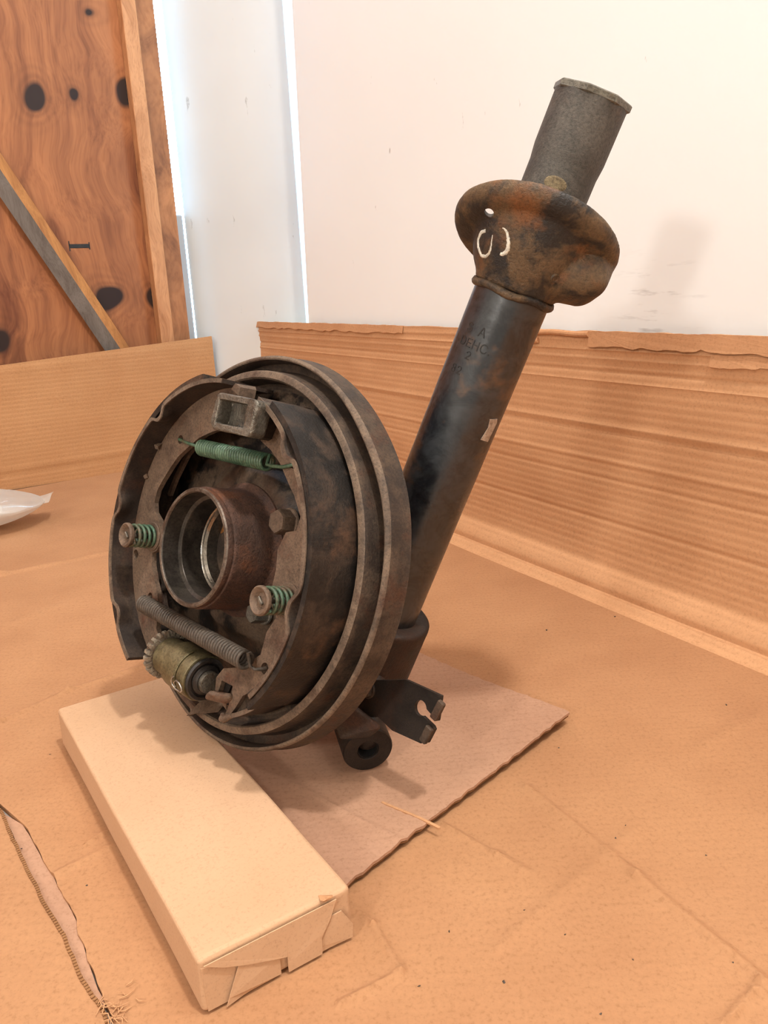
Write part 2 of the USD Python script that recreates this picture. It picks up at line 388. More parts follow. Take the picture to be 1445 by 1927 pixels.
KN = [(0.124, 0.565, 0.016), (0.187, 0.567, 0.008), (0.258, 0.572, 0.011), (0.182, 0.279, 0.017), (0.259, 0.268, 0.014), (0.023, 0.222, 0.018), (0.234, 0.693, 0.009)]
KN = [(x + 0.10, z + 0.10, r) for x, z, r in KN]
wood("plywood", srgb(166, 106, 66), srgb(108, 60, 36), KN)
wood("stud_wood", srgb(196, 140, 96), srgb(158, 104, 66), scale=(60, 60, 4))
wood("weathered_wood", srgb(128, 122, 116), srgb(100, 92, 86), scale=(60, 60, 4))
wood("batten_wood", srgb(190, 130, 74), srgb(150, 94, 52), scale=(60, 60, 4))
wood("rough_wood", srgb(176, 118, 76), srgb(96, 58, 38), scale=(22, 22, 7))
mat("grey_foam", {"p": ("principled_bsdf", {"base_color": (0.42, 0.42, 0.42), "roughness": 0.6})}, [])
mat("clear_plastic", {
    "t": ("transparent_bsdf", {"color": (0.97, 0.96, 0.94)}),
    "d": ("diffuse_bsdf", {"color": (0.80, 0.76, 0.70)}),
    "tr": ("translucent_bsdf", {"color": (0.80, 0.76, 0.70)}),
    "gl": ("glossy_bsdf", {"color": (1, 1, 1), "roughness": 0.12}),
    "x": ("mix_closure", {"fac": 0.5}), "y": ("mix_closure", {"fac": 0.66}), "z": ("mix_closure", {"fac": 0.16}),
}, [("d.BSDF", "x.closure1"), ("tr.BSDF", "x.closure2"), ("t.BSDF", "y.closure1"), ("x.closure", "y.closure2"), ("y.closure", "z.closure1"), ("gl.BSDF", "z.closure2")], surface="z.closure")
mat("white_filling", {"p": ("principled_bsdf", {"base_color": (0.78, 0.76, 0.73), "roughness": 0.35})}, [])

# ------------------------------------------------------------------ the room
B0 = np.array([0.08353, 0.88309, 0.0]); BT = np.array([0.4989972, -0.8666036, 0]); BN = np.array([0.8666036, 0.4989972, 0])
A0 = np.array([-0.57387, 1.21428, 0.0]); AT = np.array([0.8326994, 0.5537253, 0]); AN = np.array([-0.5537253, 0.8326994, 0])


def wall_mat(o, t, n):
    """local x along the wall, y away from the camera, z up."""
    return [*t, 0, *n, 0, 0, 0, 1, 0, *o, 1]


def structure(name, mesh, m, mat_=None, parent=None):
    if mat_ is None:
        p = obj(name, mesh, m, parent, smooth=False)
    else:
        base = parent.GetPath() if parent is not None else Sdf.Path("/World")
        pm = usdkit.mesh(stage, f"{base}/{numbered(base, name)}", mesh, M[m], smooth=False)
        pm.AddTransformOp().Set(Gf.Matrix4d(*[float(v) for v in mat_]))
        p = pm.GetPrim()
    if parent is None:
        p.SetCustomDataByKey("kind", "structure")
    return p


HT = 2.3
floor_poly = sg.Polygon([(-2.4, 0.2), (-0.9, -2.8), (1.9, -1.9), (0.9, 1.5), (-0.2, 2.3)])
structure("floor", extrude(floor_poly, -0.12, -0.0035), "concrete")
structure("ceiling", extrude(floor_poly, HT, HT + 0.1), "plain_wall")
# left wall: one plywood sheet; its local frame starts 5 cm lower-left so that the grain sits where the photo shows it
lw = wall_mat(A0 + AN * 0.04 - AT * 0.05 - np.array([0, 0, 0.05]), AT, AN)
structure("wall_left", box(-1.75, 0.349, 0.0, 0.018, 0.03, HT + 0.05), "plywood", lw)
# studs at the right end of the plywood
lt = wall_mat(A0 + AN * 0.04, AT, AN)
t1 = structure("trim_1", box(0.268, 0.291, -0.022, -0.0002, 0.0, HT, 0.001), "stud_wood", lt)
t2 = structure("trim_2", shake(box(0.2912, 0.322, -0.012, -0.0002, 0.0, HT), 0.0, 1), "rough_wood", lt)
t3 = structure("trim_3", box(0.3235, 0.3385, 0.004, 0.030, 0.0, 0.410, 0.002), "grey_foam", lt)
# back wall: two white sheets with a gap of daylight between and beside them
wb = wall_mat(B0 + BN * 0.014, BT, BN)
bw = tag(group_xf("wall_back", wb), kind="structure")


def sheet(quad, th):
    q = np.array([(x, 0, z) for x, z in quad] + [(x, th, z) for x, z in quad], float)
    return hull(q)


obj("panel", cat(sheet([(-0.3995, 0.0), (2.75, 0.0), (2.75, 0.70), (-0.3695, 0.70)], 0.022), sheet([(-0.3695, 0.70), (2.75, 0.70), (2.75, HT), (-0.3695, HT)], 0.022)), "white_panel", bw, smooth=False)
# the narrower sheet stands a little further back, from just behind the plywood's end to the gap
N0, N1 = np.array([-0.3075, 1.4385, 0.0]), np.array([-0.1105, 1.3100, 0.0])
NT = (N1 - N0) / np.linalg.norm(N1 - N0); NL = np.linalg.norm(N1 - N0)
nm = wall_mat(N0, NT, np.array([-NT[1], NT[0], 0]))
nw = usdkit.mesh(stage, "/World/wall_back_001", sheet([(-0.010, 0.0), (NL + 0.002, 0.0), (NL, 0.30), (NL - 0.006, 0.684), (NL - 0.006, HT), (0.002, HT), (0.002, 0.5)], 0.022), M["dimmed_white_panel"])
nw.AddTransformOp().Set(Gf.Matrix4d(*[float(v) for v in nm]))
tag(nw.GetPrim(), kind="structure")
P1 = A0 + AN * 0.04 - AT * 1.72; P3 = B0 + BN * 0.014 + BT * 2.7; P2 = np.array([-0.75, -2.45, 0])


def plain_wall(name, a, b):
    d = (b - a); L = np.linalg.norm(d); d /= L
    n = np.array([d[1], -d[0], 0])
    structure(name, box(-0.1, L + 0.1, -0.06, 0.0, -0.01, HT + 0.02), "plain_wall", wall_mat(a, d, -n))


plain_wall("wall_right", P2, P3)
plain_wall("wall_front", P1, P2)


# ------------------------------------------------------------------ cardboard
def seg_d(P, a, b):
    a, b = np.asarray(a, float), np.asarray(b, float)
    t = np.clip(((P - a) @ (b - a)) / ((b - a) @ (b - a)), 0, 1)
    return np.linalg.norm(P - (a + t[:, None] * (b - a)), axis=1), t


def sheet_mesh(poly, step, height, thick, lines=()):
    """a flat sheet: grid of the polygon's inside with a height field, plus edge walls."""
    poly = poly.buffer(0)
    x0, y0, x1, y1 = poly.bounds
    import shapely
    xs, ys = np.arange(x0 - step, x1 + step, step), np.arange(y0 - step, y1 + step, step)
    gx, gy = np.meshgrid(xs, ys, indexing="ij")
    P = np.stack([gx.ravel(), gy.ravel()], 1)
    inner = shapely.contains_xy(poly.buffer(-step * 0.45), P[:, 0], P[:, 1])
    rim = np.array(poly.segmentize(step).exterior.coords)[:-1]
    extra = []
    for (xa, ya), (xb, yb), w, _ in lines:
        L = math.hypot(xb - xa, yb - ya); n_ = max(2, int(L / 0.004)); t = np.linspace(0, 1, n_)
        ex, ey = -(yb - ya) / L, (xb - xa) / L
        for o in (-1.8, -1.2, -0.8, -0.4, 0.0, 0.4, 0.8, 1.2, 1.8):
            extra.append(np.stack([xa + (xb - xa) * t + ex * o * w, ya + (yb - ya) * t + ey * o * w], 1))
    P = P[inner]
    if extra:
        extra = np.vstack(extra); extra = extra[shapely.contains_xy(poly.buffer(-0.001), extra[:, 0], extra[:, 1])]
        P = np.vstack([P, extra])
    pts = np.vstack([P, rim])
    from scipy.spatial import Delaunay
    tri = Delaunay(pts).simplices
    c = pts[tri].mean(1)
    ok = shapely.contains_xy(poly, c[:, 0], c[:, 1])
    tri = tri[ok]
    a = (lambda p, q: p[:, 0] * q[:, 1] - p[:, 1] * q[:, 0])(pts[tri[:, 1]] - pts[tri[:, 0]], pts[tri[:, 2]] - pts[tri[:, 0]])
    tri[a < 0] = tri[a < 0][:, ::-1]
    tri = tri[np.abs(a) > 1e-12]
    h = height(pts)
    n = len(pts); k0 = len(P); m = len(rim)
    top = np.column_stack([pts, h])
    bot = np.column_stack([rim, h[k0:] - thick])
    ids = np.arange(m); nx = (ids + 1) % m
    wall = np.vstack([np.stack([k0 + ids, n + ids, n + nx], 1), np.stack([k0 + ids, n + nx, k0 + nx], 1)])
    if not sg.Polygon(rim).exterior.is_ccw:
        wall = wall[:, ::-1]
    return tm(np.vstack([top, bot]), np.vstack([tri, wall]))


CREASES = [  # (a, b, half width, height)
    ((-0.62, 0.69), (-0.413, 0.807), 0.005, 0.0020), ((-0.413, 0.807), (-0.25, 0.902), 0.005, 0.0020),
    ((-0.45, 0.41), (-0.271, 0.493), 0.003, 0.0018), ((-0.271, 0.493), (-0.239, 0.535), 0.003, 0.0018), ((-0.239, 0.535), (-0.12, 0.625), 0.003, 0.0016),
    ((-0.166, 0.360), (-0.156, 0.374), 0.0015, 0.0016), ((-0.176, 0.337), (-0.150, 0.360), 0.0025, 0.0010),
    ((0.073, 0.392), (0.112, 0.318), 0.003, 0.0017), ((0.112, 0.318), (0.146, 0.250), 0.003, 0.0018), ((0.146, 0.250), (0.20, 0.15), 0.003, 0.0016),
    ((0.022, 0.364), (0.048, 0.337), 0.002, 0.0012), ((0.048, 0.337), (0.060, 0.325), 0.003, 0.0016), ((0.038, 0.278), (0.123, 0.352), 0.004, 0.0008),
    ((-0.024, 0.306), (-0.014, 0.296), 0.002, 0.0010), ((-0.014, 0.296), (-0.002, 0.269), 0.002, 0.0012), ((-0.002, 0.269), (-0.027, 0.255), 0.002, 0.0012),
    ((0.142, 0.255), (0.12, 0.238), 0.002, 0.0018), ((0.186, 0.426), (0.236, 0.456), 0.005, 0.0008),
    ((-0.40, 0.60), (-0.30, 0.72), 0.010, 0.0008),
]


def floor_height(P):
    h = 0.0012 * (meshkit.fbm(np.column_stack([P * 5, 0 * P[:, 0]]), 3, 3) - 0.5)
    for a, b, w, k in CREASES:
        d, t = seg_d(P, a, b)
        h = h + k * np.exp(-(d / w) ** 2) * (0.9 + 0.8 * meshkit.noise(np.column_stack([P * 40, 0 * d]), 5))
    return h


# the sheet on the floor ends on the left along a ragged cut; a torn strip and a second sheet lie beyond it
cutR = [(-0.2088, 0.3823), (-0.1864, 0.3536), (-0.1697, 0.3321), (-0.153, 0.3092), (-0.1403, 0.2874), (-0.1309, 0.2721), (-0.1234, 0.262), (-0.1160, 0.2504), (-0.0900, 0.2200)]
cutL = [(-0.2682, 0.4421), (-0.2253, 0.3934), (-0.1936, 0.3497), (-0.1693, 0.3172), (-0.1521, 0.2959), (-0.1367, 0.2737), (-0.1242, 0.2590), (-0.1175, 0.2492), (-0.0920, 0.2195)]


def ragged(pts, amp, seed):
    l = sg.LineString(pts).segmentize(0.004); q = np.array(l.coords)
    j = np.stack([meshkit.fbm(np.column_stack([q * 130, 0 * q[:, 0] + k]), 3, seed + k) - 0.5 for k in range(2)], 1)
    return [tuple(p) for p in q + 2 * amp * j]


cr_, cl_ = ragged(cutR, 0.0012, 11), ragged(cutL, 0.0007, 21)
main_poly = sg.Polygon(cr_ + [(-0.02, 0.06), (1.05, -0.55), (0.9, -0.46), (0.0918, 0.868), (-0.255, 1.47), (-0.62, 1.18), (-0.62, 0.62), (-0.44, 0.52)] )
main_poly = sg.Polygon(cr_[::-1] + [(-0.2300, 0.4010), (-0.80, 0.70), (-0.96, 0.93), (-0.575, 1.209), (-0.278, 1.425), (0.058, 0.895), (0.86, -0.52), (0.45, -0.75), (-0.02, 0.05)])
floor_sheet = obj("cardboard_sheet", sheet_mesh(main_poly, 0.006, floor_height, 0.0033, CREASES), "cardboard_floor", smooth=40)
tag(floor_sheet, "large flat brown cardboard sheet covering the floor under everything", "cardboard sheet")
second_poly = sg.Polygon(cl_ + [(-0.03, 0.045), (-0.30, -0.20), (-0.9, 0.40), (-0.805, 0.692)])
sec = obj("cardboard_sheet", sheet_mesh(second_poly, 0.006, lambda P: floor_height(P) - 0.0003, 0.003), "cardboard_floor", smooth=40)
tag(sec, "second cardboard sheet at the lower left, beyond the ragged cut", "cardboard sheet")
strip_poly = sg.Polygon(ragged([(a + 0.0002, b + 0.0001) for a, b in cutL[1:-2]], 0.0005, 31) + ragged([(a - 0.0002, b - 0.0001) for a, b in cutR[:-2]], 0.0006, 41)[::-1]).buffer(0)
if hasattr(strip_poly, "geoms"):
    strip_poly = max(strip_poly.geoms, key=lambda g: g.area)
st = obj("cardboard_strip", sheet_mesh(strip_poly, 0.003, lambda P: -0.0014 + 0 * P[:, 0], 0.002), "cardboard_pad", smooth=40)
tag(st, "narrow torn strip of cardboard sunk between two ragged cuts at lower left", "cardboard strip")
# exposed flutes along the left cut
fl_ = []
q = np.array(sg.LineString(cl_).segmentize(0.0022).coords)
for k in range(1, len(q) - 1):
    d = q[k + 1] - q[k - 1]; d /= np.linalg.norm(d); nrm = np.array([-d[1], d[0]])
    c = q[k] + nrm * (-0.0006)
    fl_.append(hull([(*(c + nrm * sx * 0.0008 + d * sy * 0.0006), z) for sx in (-1, 1) for sy in (-1, 1) for z in (-0.0022, 0.0004)]))
fz = obj("torn_flute", cat(*fl_), "cardboard_edge", st, smooth=False)
fz.SetCustomDataByKey("kind", "stuff")
# frayed end of the cut
fr = []
for k in range(60):
    a = rng.uniform(0, 2 * np.pi); c = np.array([-0.1150, 0.2500]) + rng.normal(0, 0.0045, 2) + np.array([0.012, -0.02]) * rng.uniform(-0.5, 0.8)
    L = rng.uniform(0.003, 0.008)
    p0 = np.array([*c, 0.0008]); p1 = p0 + [L * np.cos(a) * 0.5, L * np.sin(a) * 0.5, rng.uniform(0.0, 0.002)]; p2 = p0 + [L * np.cos(a + 0.5), L * np.sin(a + 0.5), rng.uniform(-0.0003, 0.0015)]
    fr.append(tube([p0, p1, p2], [0.00022, 0.00026, 0.00008], 5))
f2 = obj("frayed_fibre", cat(*fr), "torn_liner", st); f2.SetCustomDataByKey("kind", "stuff")

# cardboard pad under the strut's foot
pad_poly = sg.Polygon([(-0.030, 0.3135), (0.045, 0.3885), (0.113, 0.456), (-0.045, 0.640), (-0.158, 0.513)])


def pad_h(P):
    d = np.linalg.norm(P - [0.113, 0.456], axis=1)
    e, t = seg_d(P, (-0.030, 0.3135), (0.113, 0.456))
    f, _ = seg_d(P, (-0.010, 0.375), (0.018, 0.352)); g, _ = seg_d(P, (-0.06, 0.40), (0.0, 0.345))
    return 0.0042 + 0.0045 * np.exp(-(d / 0.055) ** 2) + 0.0022 * np.exp(-(e / 0.02) ** 2) * np.sin(np.pi * t) + 0.0006 * (meshkit.fbm(np.column_stack([P * 25, 0 * d]), 3, 8) - 0.5) + 0.0009 * np.exp(-(g / 0.002) ** 2) - 0.001 * np.exp(-(f / 0.0015) ** 2)


pad_out = sg.Polygon([tuple(v) for v in np.array(pad_poly.segmentize(0.004).exterior.coords) + 0.0005 * np.column_stack([np.sin(np.arange(len(np.array(pad_poly.segmentize(0.004).exterior.coords))) * 1.7), np.cos(np.arange(len(np.array(pad_poly.segmentize(0.004).exterior.coords))) * 2.3)])]).buffer(0)
pad = obj("cardboard_pad", sheet_mesh(pad_out, 0.004, pad_h, 0.0016, [((-0.06, 0.40), (0.0, 0.345), 0.002, 0)]), "cardboard_pad", smooth=40)
tag(pad, "loose square of cardboard lying under the foot of the strut", "cardboard pad")
obj("bottom_liner", sheet_mesh(pad_out.buffer(-0.0006), 0.006, lambda P: pad_h(P) - 0.0024, 0.0008), "cardboard_edge", pad, smooth=40)
tape = sg.LineString([(-0.0085, 0.378), (0.0205, 0.353)]).buffer(0.0007)
obj("torn_slit", sheet_mesh(tape, 0.0012, lambda P: pad_h(P) + 0.0003, 0.001), "torn_liner", pad, smooth=40, label="torn slit with raised frayed edge")

# upright cardboard panels
bm = wall_mat(B0, BT, BN)
BX0, BX1, BZ = -0.640, 1.35, 0.231
NX, NZ = 330, 200


def back_surface():
    x = np.linspace(BX0, BX1, NX); s = np.linspace(0, 1, NZ)
    kp = np.array([(-0.036, -0.0012), (-0.026, 0.0020), (-0.0225, 0.0056), (-0.0190, 0.0060), (-0.0165, 0.0014), (-0.0160, 0.0052), (-0.0152, 0.0120), (-0.0110, 0.0175), (-0.0068, 0.0215), (-0.0038, 0.0232), (-0.0026, 0.0275), (-0.0010, 0.0400), (0.0, 0.0600), (0.0, BZ)])
    al = np.concatenate([[0], np.cumsum(np.linalg.norm(np.diff(kp, axis=0), axis=1))])
    su = np.concatenate([np.linspace(0, 0.075, NZ // 3, endpoint=False), np.linspace(0.075, al[-1], NZ - NZ // 3)])
    prof = np.stack([np.interp(su, al, kp[:, 0]), np.interp(su, al, kp[:, 1])], 1)
    k5 = np.ones(3) / 3
    prof[1:-1] = np.stack([np.convolve(prof[:, i], k5, "valid") for i in (0, 1)], 1)
    X, U = np.meshgrid(x, np.arange(NZ), indexing="ij")
    Y = prof[U, 0]; Z = prof[U, 1].copy()
    q = np.stack([X * 7, 0 * X, Z * 20], -1)
    Y = Y + 0.0022 * (meshkit.fbm(q, 3, 4) - 0.5)
    for z0, w, k in ((0.2235, 0.0009, 0.0009), (0.216, 0.0010, 0.0012), (0.2085, 0.0011, 0.0011), (0.198, 0.0013, -0.0010), (0.1895, 0.0010, 0.0008), (0.151, 0.0014, 0.0012), (0.146, 0.0012, -0.0010), (0.120, 0.0014, 0.0007), (0.104, 0.0012, -0.0005), (0.066, 0.0016, -0.0006)):
        wob = 0.0007 * (meshkit.fbm(np.stack([X * 9, 0 * X + z0 * 77, 0 * X], -1), 3, 6) - 0.5)
        Y = Y - k * np.exp(-((Z - z0 - wob) / w) ** 2)
    top = U == NZ - 1
    Z = Z + top * 0.0022 * (meshkit.fbm(np.stack([X * 60, 0 * X, 0 * X], -1), 4, 12) - 0.5)
    front = np.stack([X, Y, Z], -1).reshape(-1, 3); back = front + [0, 0.0038, 0]
    n = len(front); F = grid_faces(NX, NZ)
    i = np.arange(NX - 1)
    a, b = i * NZ + NZ - 1, (i + 1) * NZ + NZ - 1
    tw = np.vstack([np.stack([a, b, b + n], 1), np.stack([a, b + n, a + n], 1)])
    j = np.arange(NZ - 1)
    lw_ = np.vstack([np.stack([j, j + 1, j + 1 + n], 1), np.stack([j, j + 1 + n, j + n], 1)])
    return tm(np.vstack([front, back]), np.vstack([F, F[:, ::-1] + n, tw, lw_]))


bp = group_xf("upright_cardboard", bm)
tag(bp, "long upright cardboard panel with torn top edge leaning on the white wall behind the strut", "cardboard panel")
obj("panel_sheet", back_surface(), "cardboard_back", bp, smooth=45)


def torn_piece(x0, x1, z0, z1, y, seed, amp=0.0022):
    x = np.linspace(x0, x1, 60)
    lo = z0 + amp * 2 * (meshkit.fbm(np.column_stack([x * 90, 0 * x, 0 * x]), 4, seed) - 0.5)
    hi = z1 + 0.0012 * (meshkit.fbm(np.column_stack([x * 120, 0 * x + 3, 0 * x]), 3, seed) - 0.5)
    p = sg.Polygon(list(zip(x, lo)) + list(zip(x[::-1], hi[::-1])))
    m = extrude(p, 0, 0.0007)
    v = m.vertices; curl = 0.0016 * np.clip((z1 - v[:, 1]) / (z1 - z0), 0, 1) ** 2
    return tm(np.column_stack([v[:, 0], y - v[:, 2] - curl, v[:, 1]]), m.faces[:, ::-1])


obj("torn_layer", torn_piece(0.205, 0.420, 0.2185, 0.2312, -0.0004, 3), "torn_liner", bp, smooth=False)
obj("torn_layer", torn_piece(0.330, 0.520, 0.2080, 0.2170, -0.0004, 9), "torn_liner", bp, smooth=False)
obj("torn_layer", torn_piece(-0.62, -0.10, 0.222, 0.2312, -0.0004, 15), "torn_liner", bp, smooth=False)
for z in (0.2290, 0.2215, 0.2145):
    x1 = 0.205 if z > 0.225 else (0.14 if z > 0.22 else 0.10)
    xs = np.linspace(0.055, x1, 30)
    obj("exposed_flute", tube(np.column_stack([xs, -0.0012 + 0 * xs, z + 0.0006 * np.sin(xs * 90)]), 0.0026, 10), "torn_liner", bp)

lm = wall_mat(A0, AT, AN)
lp_ = group_xf("upright_cardboard", lm)
tag(lp_, "short upright cardboard panel standing before the plywood wall at left", "cardboard panel")


def left_surface():
    n, m = 120, 40
    X, U = np.meshgrid(np.linspace(-0.75, 0.351, n), np.linspace(0, 1, m), indexing="ij")
    top = 0.1895 + 0.0555 * np.clip(X, -0.6, 0.36)
    Z = U * top
    Y = 0.0025 * (meshkit.fbm(np.stack([X * 6, 0 * X, Z * 16], -1), 3, 14) - 0.5)
    for z0, w, k in ((0.180, 0.0015, 0.001), (0.172, 0.002, 0.0008), (0.035, 0.003, 0.0014), (0.028, 0.002, -0.001)):
        Y = Y - k * np.exp(-((Z - (z0 + 0.05 * X * (z0 > 0.1)) - 0.01 * (z0 < 0.1) * (meshkit.noise(np.stack([X * 12, 0 * X, 0 * X], -1), 3) - 0.5)) / w) ** 2)
    Y = Y - 0.0012 * np.exp(-((X - 0.262) / 0.002) ** 2)
    f = np.stack([X, Y, Z], -1).reshape(-1, 3); b = f + [0, 0.004, 0]; N = len(f); F = grid_faces(n, m)
    i = np.arange(n - 1); a, c = i * m + m - 1, (i + 1) * m + m - 1
    tw = np.vstack([np.stack([a, c, c + N], 1), np.stack([a, c + N, a + N], 1)])
    j = np.arange(m - 1) + (n - 1) * m
    rw = np.vstack([np.stack([j, j + N, j + 1 + N], 1), np.stack([j, j + 1 + N, j + 1], 1)])
    return tm(np.vstack([f, b]), np.vstack([F, F[:, ::-1] + N, tw, rw]))


obj("panel_sheet", left_surface(), "cardboard_left", lp_, smooth=45)

# batten leaning diagonally across the plywood
bt = group_xf("wooden_batten", lt)
tag(bt, "thin weathered wooden batten leaning diagonally across the plywood wall", "batten")
a, b = np.array([-0.115, 0.80]), np.array([0.262, 0.070])
d = (b - a) / np.linalg.norm(b - a); nn = np.array([-d[1], d[0]])  # to the upper right


def bat_face(o0, y0, o1, y1, t):
    """one long face of the batten as a thin slab between two section points (offset, depth)."""
    q = []
    u = np.array([o1 - o0, y1 - y0]); u /= np.linalg.norm(u); w = np.array([-u[1], u[0]]) * t
    for p in (a, b):
        for o, y in ((o0, y0), (o1, y1)):
            q.append((*(p + nn * o), y)); q.append((*(p + nn * (o + w[0])), y + w[1]))
    return hull([(x, y, z) for x, z, y in q])


obj("front_face", bat_face(-0.0185, -0.012, 0.0005, -0.029, 0.009), "weathered_wood", bt, smooth=False, label="grey weathered front face")
obj("side_face", bat_face(0.0006, -0.029, 0.0185, -0.011, 0.008), "batten_wood", bt, smooth=False, label="tan sawn side face")

# stamped mark on the plywood
mk = [box(-0.0008, 0.0008, 0, 0.0004, -0.0075, 0.0075), box(0.030, 0.0316, 0, 0.0004, -0.0055, 0.0055), box(0, 0.031, 0, 0.0004, -0.0030, 0.0030)]
mkm = cat(*mk); mkm.apply_translation([0.146, -0.0006, 0.3615])
stm = structure("stamped_mark", mkm, "stamp_dark", lt)
stm.ClearCustomDataByKey("kind")
tag(stm, "small dark stamped mark shaped like a bow tie on the plywood", "mark")


# ------------------------------------------------------------------ paper-wrapped parcel
e1 = np.array([math.cos(0.5725), math.sin(0.5725), 0]); e2 = np.array([-math.sin(0.5725), math.cos(0.5725), 0])
PK = np.array([-0.1172, 0.3645, 0.0]) * (EYE / 0.4) + [0, 0, 0.0006]
W_, L_, H_ = 0.0700, 0.2475, 0.02636
pk = group_xf("wrapped_parcel", [*e1, 0, *e2, 0, 0, 0, 1, 0, *PK, 1])
tag(pk, "flat oblong parcel wrapped in brown kraft paper below the brake drum", "parcel")


def rbox(x0, x1, y0, y1, z0, z1, r):
    pts = [ball((x, y, z), r, 16) for x in (x0 + r, x1 - r) for y in (y0 + r, y1 - r) for z in (z0 + r, z1 - r)]
    return Manifold.batch_hull(pts)


body = untri(rbox(0.0, W_, 0.0006, L_, 0.0008, H_, 0.0022).refine_to_length(0.004))
v = np.array(body.vertices)
d = 0.0012 * (meshkit.fbm(v * [30, 12, 30], 3, 2) - 0.5)
up = np.clip(v[:, 2] / H_, 0, 1) > 0.9
v[:, 2] += np.where(up, 0.8 * d, 0); v[:, 0] += np.where(v[:, 0] > W_ - 0.003, d, 0) + np.where(v[:, 0] < 0.003, d, 0)
obj("wrapping", tm(v, body.faces), "kraft_paper", pk, smooth=50)


def end_flap(pts, y0, lift, name="folded_flap"):
    """a folded flap on the near end: polygon in (x, z), 0.6 mm thick, one edge lifted."""
    p = sg.Polygon(pts); m = extrude(p.segmentize(0.004), 0, 0.0005)
    v = m.vertices
    return tm(np.column_stack([v[:, 0], y0 - v[:, 2] - lift(v[:, 0], v[:, 1]), v[:, 1]]), m.faces)


obj("folded_flap", end_flap([(0.0020, 0.0012), (0.0120, 0.0010), (0.0150, 0.0150), (0.0110, 0.0215), (0.0012, 0.0225)], 0.0010, lambda x, z: 0.0), "kraft_paper", pk, smooth=False)
obj("folded_flap", end_flap([(0.0090, 0.0009), (0.0340, 0.0009), (0.0340, 0.0105), (0.0165, 0.0168)], 0.0004, lambda x, z: 0.0016 * np.clip((0.0180 - x) / 0.009, 0, 1)), "kraft_paper", pk, smooth=False)
obj("folded_flap", end_flap([(0.0022, 0.0240), (0.0100, 0.0192), (0.0190, 0.0152), (0.0300, 0.0112), (0.0370, 0.0088), (0.0370, 0.0009), (0.0530, 0.0009), (0.0535, 0.0095), (0.0585, 0.0165), (0.0620, 0.0240)], -0.0001, lambda x, z: 0.0006 * np.clip((0.0235 - z) / 0.012, 0, 1)), "kraft_paper", pk, smooth=False)
obj("folded_flap", end_flap([(0.0530, 0.0009), (0.0685, 0.0010), (0.0690, 0.0080), (0.0640, 0.0170), (0.0590, 0.0165), (0.0535, 0.0100)], 0.0004, lambda x, z: 0.0009 * np.clip((x - 0.058) / 0.01, 0, 1)), "kraft_paper", pk, smooth=False)
obj("scuff", shake(hull(np.array([0.0575, 0.0005, H_ + 0.0002]) + rng.normal(0, 1, (30, 3)) * [0.0016, 0.0012, 0.0003]), 0.0003, 900), "torn_liner", pk, smooth=False, label="scuffed dent in the paper")

# ------------------------------------------------------------------ plastic bag
bagc = np.array([-0.510, 0.985, 0.0])
bg = group_xf("plastic_bag", [*np.array([0.92, 0.39, 0]), 0, *np.array([-0.39, 0.92, 0]), 0, 0, 0, 1, 0, *bagc, 1])
tag(bg, "small clear plastic bag with white contents on the cardboard at far left", "bag")
n, m = 60, 40
U, V = np.meshgrid(np.linspace(-1, 1, n), np.linspace(0, 2 * np.pi, m, endpoint=False), indexing="ij")
wdt = np.clip(1 - np.abs(U) ** 3.2, 0, 1) ** 0.55; thk = np.clip(1 - np.abs(U) ** 2.0, 0, 1) ** 0.8
X = U * 0.115 - 0.040; Y = 0.060 * wdt * np.cos(V); Z = 0.0290 + 0.0275 * thk * np.sin(V)
cr3 = 0.006 * (np.abs(meshkit.fbm(np.stack([X * 40, Y * 40, Z * 60], -1), 3, 5) - 0.5))
Z = np.maximum(Z - cr3 * np.sign(np.sin(V)), 0.0014 - 0.0002)
obj("bag_film", tm(np.stack([X, Y, Z], -1).reshape(-1, 3), grid_faces(n, m, False, True)), "clear_plastic", bg, smooth=35)
flp = [(0.060, -0.010), (0.078, -0.014), (0.086, 0.020), (0.072, 0.034), (0.055, 0.022)]
fm = extrude(sg.Polygon(flp).segmentize(0.006), 0, 0.0004); v = fm.vertices
obj("bag_end", tm(np.column_stack([v[:, 0], v[:, 1], 0.027 + v[:, 2] + 0.0025 * np.sin(v[:, 1] * 120) + 0.15 * (v[:, 0] - 0.05)]), fm.faces), "clear_plastic", bg, smooth=40)
core = soft(Manifold.batch_hull([ball((-0.10, 0, 0.026), 0.021), ball((0.008, 0.004, 0.024), 0.014), ball((-0.04, -0.022, 0.025), 0.020), ball((-0.03, 0.022, 0.025), 0.020)]), 0.006, 4)
obj("contents", core, "white_filling", bg, smooth=40)

# ------------------------------------------------------------------ specks of dirt
SP = [(0.02, 0.29, 0.0012), (0.11, 0.345, 0.0010), (0.118, 0.355, 0.0007), (0.055, 0.30, 0.0008), (0.128, 0.60, 0.0013), (0.19, 0.62, 0.0011), (0.15, 0.33, 0.0007), (0.04, 0.262, 0.0012), (-0.19, 0.62, 0.0012),
      (-0.22, 0.45, 0.0009), (0.095, 0.27, 0.0008), (0.07, 0.285, 0.0009), (0.10, 0.43, 0.0008), (0.17, 0.30, 0.0008), (0.22, 0.47, 0.0012), (-0.155, 0.33, 0.0007), (0.075, 0.245, 0.0010), (0.005, 0.262, 0.0009), (0.135, 0.265, 0.0007), (-0.2, 0.36, 0.0008)]
sp = []
for x, y, r in SP:
    h = floor_height(np.array([[x, y]]))[0]
    sp.append(hull(np.array([x, y, h + r * 0.2]) + rng.normal(0, 1, (14, 3)) * r * [0.40, 0.32, 0.2]))
s_ = obj("dirt_specks", cat(*sp), "debris", smooth=False)
tag(s_, "scattered dark specks of rust and dirt on the cardboard", "dirt", kind="stuff")

